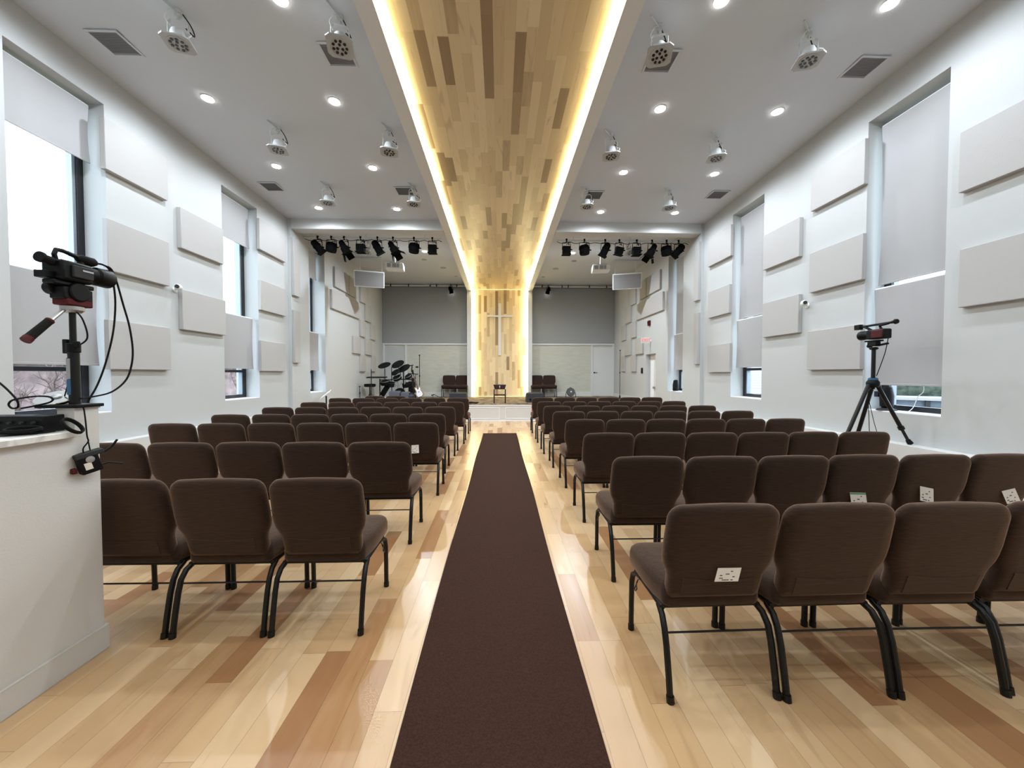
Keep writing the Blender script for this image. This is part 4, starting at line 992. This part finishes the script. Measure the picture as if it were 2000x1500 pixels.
MB().lathe([(0.042, 0), (0.046, 0.05), (0.052, 0.06), (0.052, 0.12), (0.046, 0.125)], (0, 0.04, 0.06), (0, 1, 0)).build('lens_barrel', M['black'], t)
b = MB(); b.tube([(0, -0.08, 0.115), (0, -0.06, 0.155), (0, -0.16, 0.170)], 0.014, 8); b.tube([(0, -0.20, 0.175), (0, 0.0, 0.170), (0, 0.16, 0.165)], 0.013, 8); b.tube([(0, 0.02, 0.105), (0, 0.06, 0.13), (0, 0.12, 0.165)], 0.014, 8); b.build('top_handle', M['black'], t)
b = MB(); b.lathe([(0.014, 0), (0.018, 0.03), (0.028, 0.04), (0.024, 0.06)], (0, -0.19, 0.175), (0, -1, 0.05)); b.build('eyepiece', M['rubber'], t)
b = MB(); b.cbox((0, 0.19, 0.165), (0.05, 0.07, 0.06)); b.build('microphone_block', M['black'], t, bevel=0.006)
b = MB(); b.tube([(0.02, -0.14, 0.01), (0.03, -0.10, -0.15), (0.03, -0.05, -0.30), (0.02, -0.02, -0.41)], 0.0045, 6); b.build('camera_lead', M['rubber'], t)

# objects on the window sills
t = thing('sill_speaker', 'small black rounded speaker on the sill of farthest right window', 'speaker', (4.80, 10.18, SILL+0.014))
MB().lathe([(0.065, 0), (0.08, 0.02), (0.08, 0.16), (0.06, 0.28), (0.03, 0.30)], n=20).build('speaker_body', M['black'], t)
MB().box(-0.03, 0.03, 0.075, 0.10, 0.0, 0.25).build('back_shell', M['white'], t, bevel=0.006)
MB().tube([(-0.10, 0, 0.0), (-0.13, 0, -0.05), (-0.135, 0, -0.4), (-0.14, 0.02, -0.9)], 0.004, 6).build('white_lead', M['white'], t)
t = thing('sill_camera', 'black device on a round black foot on the nearest right window sill', 'device', (4.84, 4.58, SILL+0.014))
MB().lathe([(0.10, 0), (0.09, 0.018), (0.03, 0.035)], n=24).build('round_foot', M['darkgrey'], t)
MB().lathe([(0.03, 0.03), (0.065, 0.05), (0.07, 0.18), (0.05, 0.29), (0.02, 0.31)], n=20).build('device_body', M['black'], t)
MB().cbox((-0.03, 0.09, 0.20), (0.04, 0.05, 0.07)).build('side_module', M['blue'], t, bevel=0.004)
# cord in the nearest right window
b = MB(); b.tube([(4.86, 4.19, 1.30), (4.86, 4.19, 1.22), (4.85, 4.24, 1.15), (4.84, 4.27, 1.04), (4.83, 4.31, 0.985), (4.82, 4.335, 0.975)], 0.004, 6)
tag(b.build('blind_cord', M['white']), 'white blind cord hanging in the nearest right window', 'cord')

# ================================================================== STAGE THINGS
ZS = 0.52
t = thing('lectern', 'small dark lectern with tray top and white cross at stage front', 'lectern', (0.0, 11.95, ZS))
for sx in (-1, 1):
    for sy in (-1, 1): MB().box(sx*0.175-0.016, sx*0.175+0.016, sy*0.13-0.016, sy*0.13+0.016, 0, 0.43).build('leg', M['blackmetal'], t)
MB().box(-0.16, 0.16, -0.145, -0.12, 0.235, 0.262).box(-0.16, 0.16, 0.12, 0.145, 0.235, 0.262).build('stretcher', M['blackmetal'], t)
MB().prism([(-0.155, 0.43), (0.155, 0.43), (0.20, 0.575), (-0.20, 0.575)], -0.14, 0.14, 'Y').build('tray_top', mat('dark_mahogany', (0.02, 0.006, 0.005), 0.4), t, bevel=0.004)
MB().box(-0.008, 0.008, -0.146, -0.14, 0.465, 0.55).box(-0.022, 0.022, -0.146, -0.14, 0.515, 0.528).build('small_cross', M['white'], t)
def wedge(x, y, wd, lab, m, rz=0, h=0.32, grp='floor monitors'):
    t = thing('floor_monitor', lab, 'speaker', (x, y, ZS), rz, grp)
    MB().prism([(-0.19, 0.0), (0.19, 0.0), (0.19, h*0.55), (0.02, h), (-0.16, h*0.9)], -wd/2, wd/2, 'X').build('cabinet', m, t, bevel=0.008)
    MB().prism([(0.196, 0.03), (0.2, 0.03), (0.2, h*0.5), (0.196, h*0.5)], -wd/2+0.02, wd/2-0.02, 'X').build('front_grille', M['darkgrey'], t)
    MB().lathe([(0.035, 0), (0.03, 0.01)], (-wd*0.3, -0.19, h*0.3), (0, -1, 0)).build('connector_plate', M['black'], t)
wedge(1.12, 12.2, 0.54, 'dark wedge monitor speaker to the right of the lectern', M['darkgrey'], R(4))
wedge(-1.33, 12.3, 0.54, 'dark wedge monitor speaker to the left of the lectern', M['darkgrey'], R(-4))
wedge(-3.42, 12.55, 0.34, 'blue grey monitor in front of the drum kit, left one', M['monitor'], 0, 0.36)
wedge(-3.08, 12.55, 0.26, 'blue grey monitor in front of the drum kit, right one', M['monitor'], 0, 0.33)
t = thing('floor_fan', 'round dark floor fan near the right back door', 'fan', (2.78, 14.75, ZS))
b = MB(); b.tube([(-0.20, -0.05, 0.0), (-0.185, 0, 0.16), (-0.12, 0.02, 0.32), (0, 0.03, 0.38), (0.12, 0.02, 0.32), (0.185, 0, 0.16), (0.20, -0.05, 0.0)], 0.012, 8); b.tube([(-0.20, -0.05, 0.012), (-0.2, 0.18, 0.012)], 0.012, 8); b.tube([(0.20, -0.05, 0.012), (0.2, 0.18, 0.012)], 0.012, 8); b.build('stand_loop', M['blackmetal'], t)
f = MB(); f.lathe([(0.10, 0.07), (0.155, 0.05), (0.165, 0.0), (0.155, -0.05)], (0, 0, 0), (0, 1, 0), 28); fo = f.build('fan_drum', M['darkgrey'], t, loc=(0, -0.02, 0.20)); fo.rotation_euler = (R(-20), 0, 0)
g = MB()
for r_ in (0.04, 0.07, 0.10, 0.13, 0.155): g.tube([(r_*math.cos(2*PI*i/24), -0.055-0.01*(1-r_/0.155), r_*math.sin(2*PI*i/24)) for i in range(24)], 0.003, 5, closed=True)
for i in range(12): a = 2*PI*i/12; g.cone((0.03*math.cos(a), -0.065, 0.03*math.sin(a)), (0.155*math.cos(a), -0.055, 0.155*math.sin(a)), 0.0025, n=5)
g.build('wire_guard', M['slat'], fo); MB().lathe([(0.035, 0), (0.03, 0.012)], (0, -0.06, 0), (0, -1, 0)).build('hub_cap', M['silver'], fo)
def mic_stand(x, y, h, lab, col='blackmetal', boom=None, r=0.010, tri=True, name='microphone_stand'):
    t = thing(name, lab, 'microphone stand', (x, y, ZS), 0, 'stands on the stage')
    MB().cone((0, 0, 0.02), (0, 0, h), r, n=8).build('pole', M[col], t)
    b = MB()
    if tri:
        for i in range(3): a = 2*PI*i/3+0.5; b.cone((0, 0, 0.12), (0.19*math.cos(a), 0.19*math.sin(a), 0.01), 0.009, n=6)
    else: b.lathe([(0.13, 0), (0.13, 0.015), (0.03, 0.03), (0.02, 0.12)], n=20)
    b.build('base', M[col], t)
    MB().cone((0, 0, h*0.52), (0, 0, h*0.52+0.06), r*1.8, n=10).build('height_clutch', M[col], t)
    b = MB(); b.cone((0, 0, h-0.02), (0, 0, h+0.02), r*2.2, n=10)
    if boom: b.cone((0, 0, h), boom, 0.008, n=6)
    b.build('top_clip', M[col], t); return t
mic_stand(4.45, 13.9, 1.78, 'tall straight black microphone stand near the right stage wall', tri=False)
mic_stand(-2.80, 13.35, 1.56, 'tall black microphone stand behind the guitar', r=0.012)
mic_stand(-3.07, 14.3, 1.20, 'thin grey stand between drum kit and guitar', 'silver', r=0.009)
mic_stand(-4.58, 12.55, 0.50, 'short black stand at the left edge of the stage', tri=False)
# keyboard style shelf stand by the throne
t = thing('music_stand', 'black music stand beside the drum stool', 'music stand', (-4.22, 12.6, ZS), 0, 'stands on the stage')
MB().cone((0, 0, 0.02), (0, 0, 1.06), 0.013, n=8).build('pole', M['blackmetal'], t)
MB().cbox((0.18, 0, 0.80), (0.62, 0.22, 0.03), Euler((R(6), 0, 0))).build('tray', M['black'], t)
b = MB()
for i in range(3): a = 2*PI*i/3; b.cone((0, 0, 0.15), (0.2*math.cos(a), 0.2*math.sin(a), 0.01), 0.011, n=6)
b.build('base', M['blackmetal'], t)
# drum stool
t = thing('drum_stool', 'round black padded drum stool at the left of the kit', 'stool', (-4.42, 13.05, ZS))
MB().lathe([(0.15, 0.47), (0.185, 0.485), (0.19, 0.55), (0.17, 0.575), (0.05, 0.58)], n=24).build('seat_pad', M['rubber'], t)
MB().cone((0, 0, 0.15), (0, 0, 0.47), 0.022, n=10).build('stem', M['blackmetal'], t)
for i in range(3):
    a = 2*PI*i/3+0.3; MB().tube([(0, 0, 0.26), (0.12*math.cos(a), 0.12*math.sin(a), 0.16), (0.21*math.cos(a), 0.21*math.sin(a), 0.005)], 0.010, 6).build('leg', M['blackmetal'], t)
# electronic drum kit
KX, KY = -3.60, 13.35
t = thing('drum_kit', 'black electronic drum kit on a tubular rack at stage left', 'drum kit', (KX, KY, ZS))
b = MB(); b.tube([(-0.50, -0.25, 0), (-0.50, -0.25, 0.75)], 0.02, 8); b.tube([(0.62, -0.20, 0), (0.62, -0.20, 0.78)], 0.024, 8); b.tube([(0.15, 0.35, 0), (0.15, 0.35, 1.05)], 0.02, 8)
b.tube([(-0.50, -0.25, 0.70), (-0.1, 0.2, 0.72), (0.15, 0.35, 0.72), (0.45, 0.1, 0.72), (0.62, -0.20, 0.72)], 0.02, 8)
b.tube([(-0.50, -0.25, 0.12), (-0.5, -0.5, 0.01)], 0.018, 6); b.tube([(0.62, -0.2, 0.12), (0.62, -0.5, 0.01)], 0.018, 6); b.tube([(-0.14, -0.1, 0), (-0.14, -0.1, 1.15)], 0.014, 8)
b.build('rack', M['blackmetal'], t)
def pad(x, y, z, r, rx, ry, nm_, th=0.045, rimm='blackmetal'):
    o = MB().lathe([(r*0.92, -th), (r, -th+0.01), (r, 0.0), (r*0.96, 0.008)], n=24).build(nm_, M['rubber'], t, loc=(x, y, z)); o.rotation_euler = (R(rx), R(ry), 0)
    MB().tube([(r*0.98*math.cos(2*PI*i/28), r*0.98*math.sin(2*PI*i/28), 0.008) for i in range(28)], 0.007, 6, closed=True).build('rim', M[rimm], o)
def cymb(x, y, z, r, rx, ry):
    o = MB().lathe([(0.02, 0.035), (0.04, 0.022), (r*0.6, 0.008), (r, -0.006), (r*0.99, -0.012)], n=28).build('cymbal_pad', M['blackgloss'] if False else M['rubber'], t, loc=(x, y, z)); o.rotation_euler = (R(rx), R(ry), 0)
    MB().cone((0, 0, -0.1), (0, 0, 0.07), 0.007, n=6).build('cymbal_rod', M['blackmetal'], o)
cymb(-0.42, 0.0, 1.22, 0.22, 30, -10); cymb(0.02, 0.1, 1.26, 0.23, 36, -18); cymb(0.22, 0.15, 1.12, 0.23, 34, -22)
MB().tube([(-0.42, 0.0, 1.18), (-0.43, 0, 0.70)], 0.012, 8).build('cymbal_stand', M['blackmetal'], t); MB().tube([(-0.38, 0.0, 1.10), (-0.39, 0, 0.70)], 0.010, 8).build('cymbal_stand', M['blackmetal'], t)
MB().tube([(0.02, 0.1, 1.2), (0.08, 0.2, 0.95), (0.1, 0.25, 0.72)], 0.014, 8).build('cymbal_stand', M['blackmetal'], t)
pad(0.0, -0.1, 0.98, 0.16, 30, -22, 'tom_pad'); pad(0.05, -0.15, 0.80, 0.15, 32, -18, 'tom_pad', 0.09, 'silver'); pad(0.42, -0.1, 0.85, 0.13, 30, -25, 'tom_pad', 0.08, 'silver')
pad(-0.33, -0.2, 0.66, 0.17, 15, -6, 'snare_pad', 0.12, 'silver'); pad(-0.12, -0.2, 0.60, 0.14, 14, 4, 'tom_pad', 0.12); pad(0.38, -0.15, 0.58, 0.15, 12, -6, 'tom_pad', 0.12)
o = MB().lathe([(0.17, 0), (0.18, 0.02), (0.18, 0.14), (0.15, 0.16)], n=24).build('kick_pad', M['rubber'], t, loc=(0.13, 0.0, 0.25)); o.rotation_euler = (R(95), 0, 0)
b = MB(); b.cbox((0.56, -0.1, 0.45), (0.22, 0.16, 0.40)); b.cbox((0.60, -0.1, 0.72), (0.12, 0.10, 0.10)); b.cbox((0.55, -0.1, 0.12), (0.3, 0.14, 0.18)); b.build('sound_module', M['black'], t, bevel=0.01)
b = MB(); b.cbox((-0.36, -0.1, 0.36), (0.16, 0.12, 0.46), Euler((0, R(32), 0))); b.cbox((-0.50, -0.16, 0.08), (0.30, 0.16, 0.06), Euler((0, R(-6), 0))); b.build('hi_hat_pedal', M['black'], t, bevel=0.01)
b = MB(); b.cbox((0.02, -0.22, 0.20), (0.30, 0.06, 0.03)); b.cbox((0.0, -0.24, 0.53), (0.05, 0.03, 0.16), Euler((0, R(10), 0))); b.cbox((0.10, -0.2, 0.9), (0.16, 0.03, 0.04), Euler((0, R(-25), 0))); b.cbox((0.36, -0.25, 0.62), (0.03, 0.03, 0.18), Euler((0, R(20), 0))); b.build('chrome_hardware', M['silver'], t, bevel=0.004)
b = MB()
for i in range(6):
    q = random.Random(i); x0, z0 = q.uniform(-0.1, 0.6), q.uniform(0.5, 0.9); b.tube([(x0, -0.2, z0), (x0+0.08, -0.24, z0-0.25), (x0+0.16, -0.2, z0-0.1)], 0.006, 5)
b.build('trigger_cables', M['rubber'], t)
t = thing('keyboard_bench', 'low white slab lying on the stage before the drum kit', 'bench', (-4.00, 12.22, ZS), 0.0)
MB().box(-0.30, 0.20, -0.12, 0.12, 0.03, 0.15).build('slab', M['cream'], t, bevel=0.006)
MB().box(0.21, 0.42, -0.10, 0.10, 0.03, 0.17).build('end_block', M['trim'], t, bevel=0.006)
for sx in (-0.25, 0.38): MB().box(sx-0.02, sx+0.02, -0.08, 0.08, 0, 0.03).build('foot', M['black'], t)
t = thing('blue_drum', 'round dark blue drum between monitor and guitar', 'drum', (-2.92, 12.5, ZS))
MB().lathe([(0.07, 0.0), (0.11, 0.04), (0.135, 0.13), (0.12, 0.22), (0.09, 0.26), (0.075, 0.262)], n=24).build('drum_shell', M['blue'], t)
MB().lathe([(0.095, 0.255), (0.10, 0.265), (0.095, 0.275), (0.02, 0.275)], n=24).build('drum_head', M['rubber'], t)
# guitar on a stand
t = thing('guitar_stand', 'black tall guitar and microphone boom stand on stage', 'stand', (-2.86, 12.75, ZS))
b = MB(); b.tube([(-0.10, 0, 0.92), (-0.05, 0, 0.55), (0.0, 0, 0.25), (0.05, 0, 0.02)], 0.014, 8); b.tube([(0.06, 0, 0.9), (0.0, 0, 0.45)], 0.012, 8)
b.cone((-0.2, 0, 0.93), (0.14, 0, 0.90), 0.014, n=8); b.cone((-0.08, 0, 0.98), (-0.06, 0, 1.18), 0.02, n=8); b.cbox((-0.12, 0, 1.19), (0.20, 0.05, 0.03), Euler((0, R(-10), 0))); b.cbox((0.10, 0, 1.14), (0.09, 0.04, 0.05))
b.build('frame', M['blackmetal'], t)
b = MB(); b.tube([(0.05, 0, 0.1), (0.2, -0.12, 0.01)], 0.012, 6); b.tube([(0.05, 0, 0.1), (-0.1, -0.12, 0.01)], 0.012, 6); b.tube([(0.05, 0, 0.1), (0.16, 0.15, 0.01)], 0.012, 6); b.build('base', M['blackmetal'], t)
t = thing('electric_guitar', 'electric guitar with white pickguard leaning on its stand', 'guitar', (-2.62, 12.60, ZS+0.16), 0, rot=(R(-12), R(-20), 0))
out = [(-0.13, 0.05), (-0.08, 0.0), (0.08, 0.0), (0.14, 0.06), (0.13, 0.15), (0.09, 0.22), (0.11, 0.32), (0.09, 0.37), (0.05, 0.33), (0.03, 0.31), (-0.03, 0.31), (-0.05, 0.35), (-0.10, 0.38), (-0.115, 0.33), (-0.09, 0.22), (-0.14, 0.14)]
MB().prism(out, 0, 0.045, 'Y').build('guitar_body', mat('sunburst_wood', (0.35, 0.22, 0.10), 0.3), t, bevel=0.008)
MB().prism([(x*0.72, 0.06+(z-0.06)*0.86) for x, z in out], -0.004, -0.0, 'Y').build('pickguard', M['gloss_white'], t)
MB().box(-0.022, 0.022, -0.012, 0.012, 0.26, 0.82).build('neck', M['bark'], t, bevel=0.003)
MB().prism([(-0.03, 0.82), (0.03, 0.82), (0.045, 0.95), (-0.02, 0.97)], -0.01, 0.01, 'Y').build('headstock', M['black'], t)
MB().lathe([(0.016, 0), (0.016, 0.006)], (0.0, -0.004, 0.17), (0, -1, 0)).build('control_knob', M['black'], t)
t = thing('low_boom_stand', 'short black boom stand low on the stage floor', 'microphone stand', (-2.15, 12.9, ZS))
MB().tube([(-0.10, 0, 0.0), (-0.12, 0, 0.19), (-0.06, 0, 0.21), (0.20, 0, 0.08)], 0.010, 6).build('boom_arm', M['blackmetal'], t)
MB().lathe([(0.05, 0), (0.05, 0.02), (0.03, 0.05), (0.035, 0.10)], (0.20, 0, 0.0), n=14).build('base', M['black'], t)
MB().cone((-0.17, 0, 0.185), (-0.06, 0, 0.215), 0.016, n=8).build('microphone', M['rubber'], t)
b = MB(); q = random.Random(5); pts = []
for i in range(60): pts.append((-1.35+0.55*math.sin(i*0.21)+0.15*math.sin(i*0.9), 11.75+0.16*math.cos(i*0.37), ZS+0.012+0.008*(i % 3)))
b.tube(pts, 0.012, 6); tag(b.build('stage_cables', M['rubber']), 'tangle of black cables on the stage left of the lectern', 'cable')
# slanted tablet stand on the floor by the left wall
t = thing('tablet_stand', 'pale slanted board on a black stand by the left wall', 'stand', (-4.42, 9.75, 0), 0)
MB().cbox((0, 0, 0.90), (0.30, 0.24, 0.018), Euler((R(18), R(-38), 0))).build('board', M['white'], t, bevel=0.003)
MB().cone((0.02, 0, 0.02), (0.02, 0, 0.87), 0.018, n=10).build('pole', M['blackmetal'], t); MB().lathe([(0.15, 0), (0.15, 0.02), (0.04, 0.03)], (0.02, 0, 0), n=20).build('base', M['blackmetal'], t)

# ================================================================== OUTSIDE
struct(MB().box(-60, -5.35, -40, 60, -1.0, -0.6).box(5.35, 60, -40, 60, -1.0, -0.6).build('ground_outside', M['grass']))
def tree(x, y, h, seed, lab, spread=0.55, z0=-0.6, depth=5):
    q = random.Random(seed); b = MB(); tw = MB()
    def br(p, d, L_, r_, k):
        e = p+d*L_; mid = p+d*L_*0.5+Vector((q.uniform(-1, 1), q.uniform(-1, 1), q.uniform(-0.5, 0.5)))*L_*0.06
        (b if k > 2 else tw).tube([p, mid, e], [r_, r_*0.85, r_*0.68], 6 if k > 2 else 4)
        if k == 0: return
        for _ in range(3 if k > 1 else 4):
            nd = (d+Vector((q.uniform(-1, 1), q.uniform(-1, 1), q.uniform(-0.45, 0.8)))*spread).normalized()
            br(p+d*L_*q.uniform(0.55, 1.0), nd, L_*q.uniform(0.62, 0.8), r_*0.6, k-1)
    br(Vector((0, 0, 0)), Vector((0, 0, 1)), h*0.30, h*0.022, depth)
    t = thing('bare_tree', lab, 'tree', (x, y, z0), 0, 'bare trees outside the left windows')
    b.build('trunk', M['bark'], t); tw.build('twigs', M['bark'], t)
tree(-8.0, 7.0, 2.9, 1, 'bare bush of tangled twigs outside the nearest left window', 0.9)
tree(-8.8, 8.7, 3.0, 8, 'second bare bush behind the one at the nearest left window', 0.9)
tree(-12.5, 18.6, 5.6, 2, 'bare tree seen through the middle left window', 0.7)
tree(-13.0, 27.2, 6.0, 4, 'bare tree seen through the farthest left window', 0.7)
t = thing('neighbour_house', 'pinkish house beyond the bushes outside the left windows', 'house', (-17.5, 17.0, -0.6))
MB().box(-3, 3, -9, 9, 0, 2.35).build('house_wall', M['brick'], t); MB().prism([(-3.3, 2.35), (3.3, 2.35), (0, 3.0)], -9.2, 9.2, 'Y').build('roof', M['darkgrey'], t)
t = thing('white_house', 'white sided building outside the right windows', 'house', (24.75, 33.0, -0.6))
MB().box(-6.75, 6.75, -3, 3, 0, 6.0).build('house_wall', M['siding'], t)
b = MB()
for i in range(26): b.box(-6.77, 6.77, -3.02, -3.0, i*0.22, i*0.22+0.03)
b.build('siding_line', M['slat'], t)
MB().prism([(-7.2, 6.0), (7.2, 6.0), (0, 8.6)], -3.3, 3.3, 'Y').build('roof', M['darkgrey'], t)
t = thing('open_container', 'low grey ribbed container outside the nearest right window', 'container', (9.6, 9.0, -0.6), R(-40))
MB().box(-2.2, 1.7, -0.8, 0.8, 0, 1.47).build('container_side', M['fencegrey'], t)
MB().box(-2.25, 1.75, -0.88, -0.8, 1.44, 1.50).build('top_rail', M['slat'], t); b = MB()
for i in range(8): b.box(-2.2+i*0.53, -2.12+i*0.53, -0.86, -0.8, 0, 1.44)
b.build('container_rib', M['darkgrey'], t)
b = MB(); q = random.Random(9)
for i in range(16): b.sphere((q.uniform(-2.2, 3.2), q.uniform(-0.5, 0.5), q.uniform(0.4, 2.3)), q.uniform(0.8, 1.2), 12, 8)
tag(b.build('evergreen_hedge', M['hedge'], loc=(19.6, 16.0, -0.6)), 'dark evergreen hedge outside the nearest right window', 'hedge')
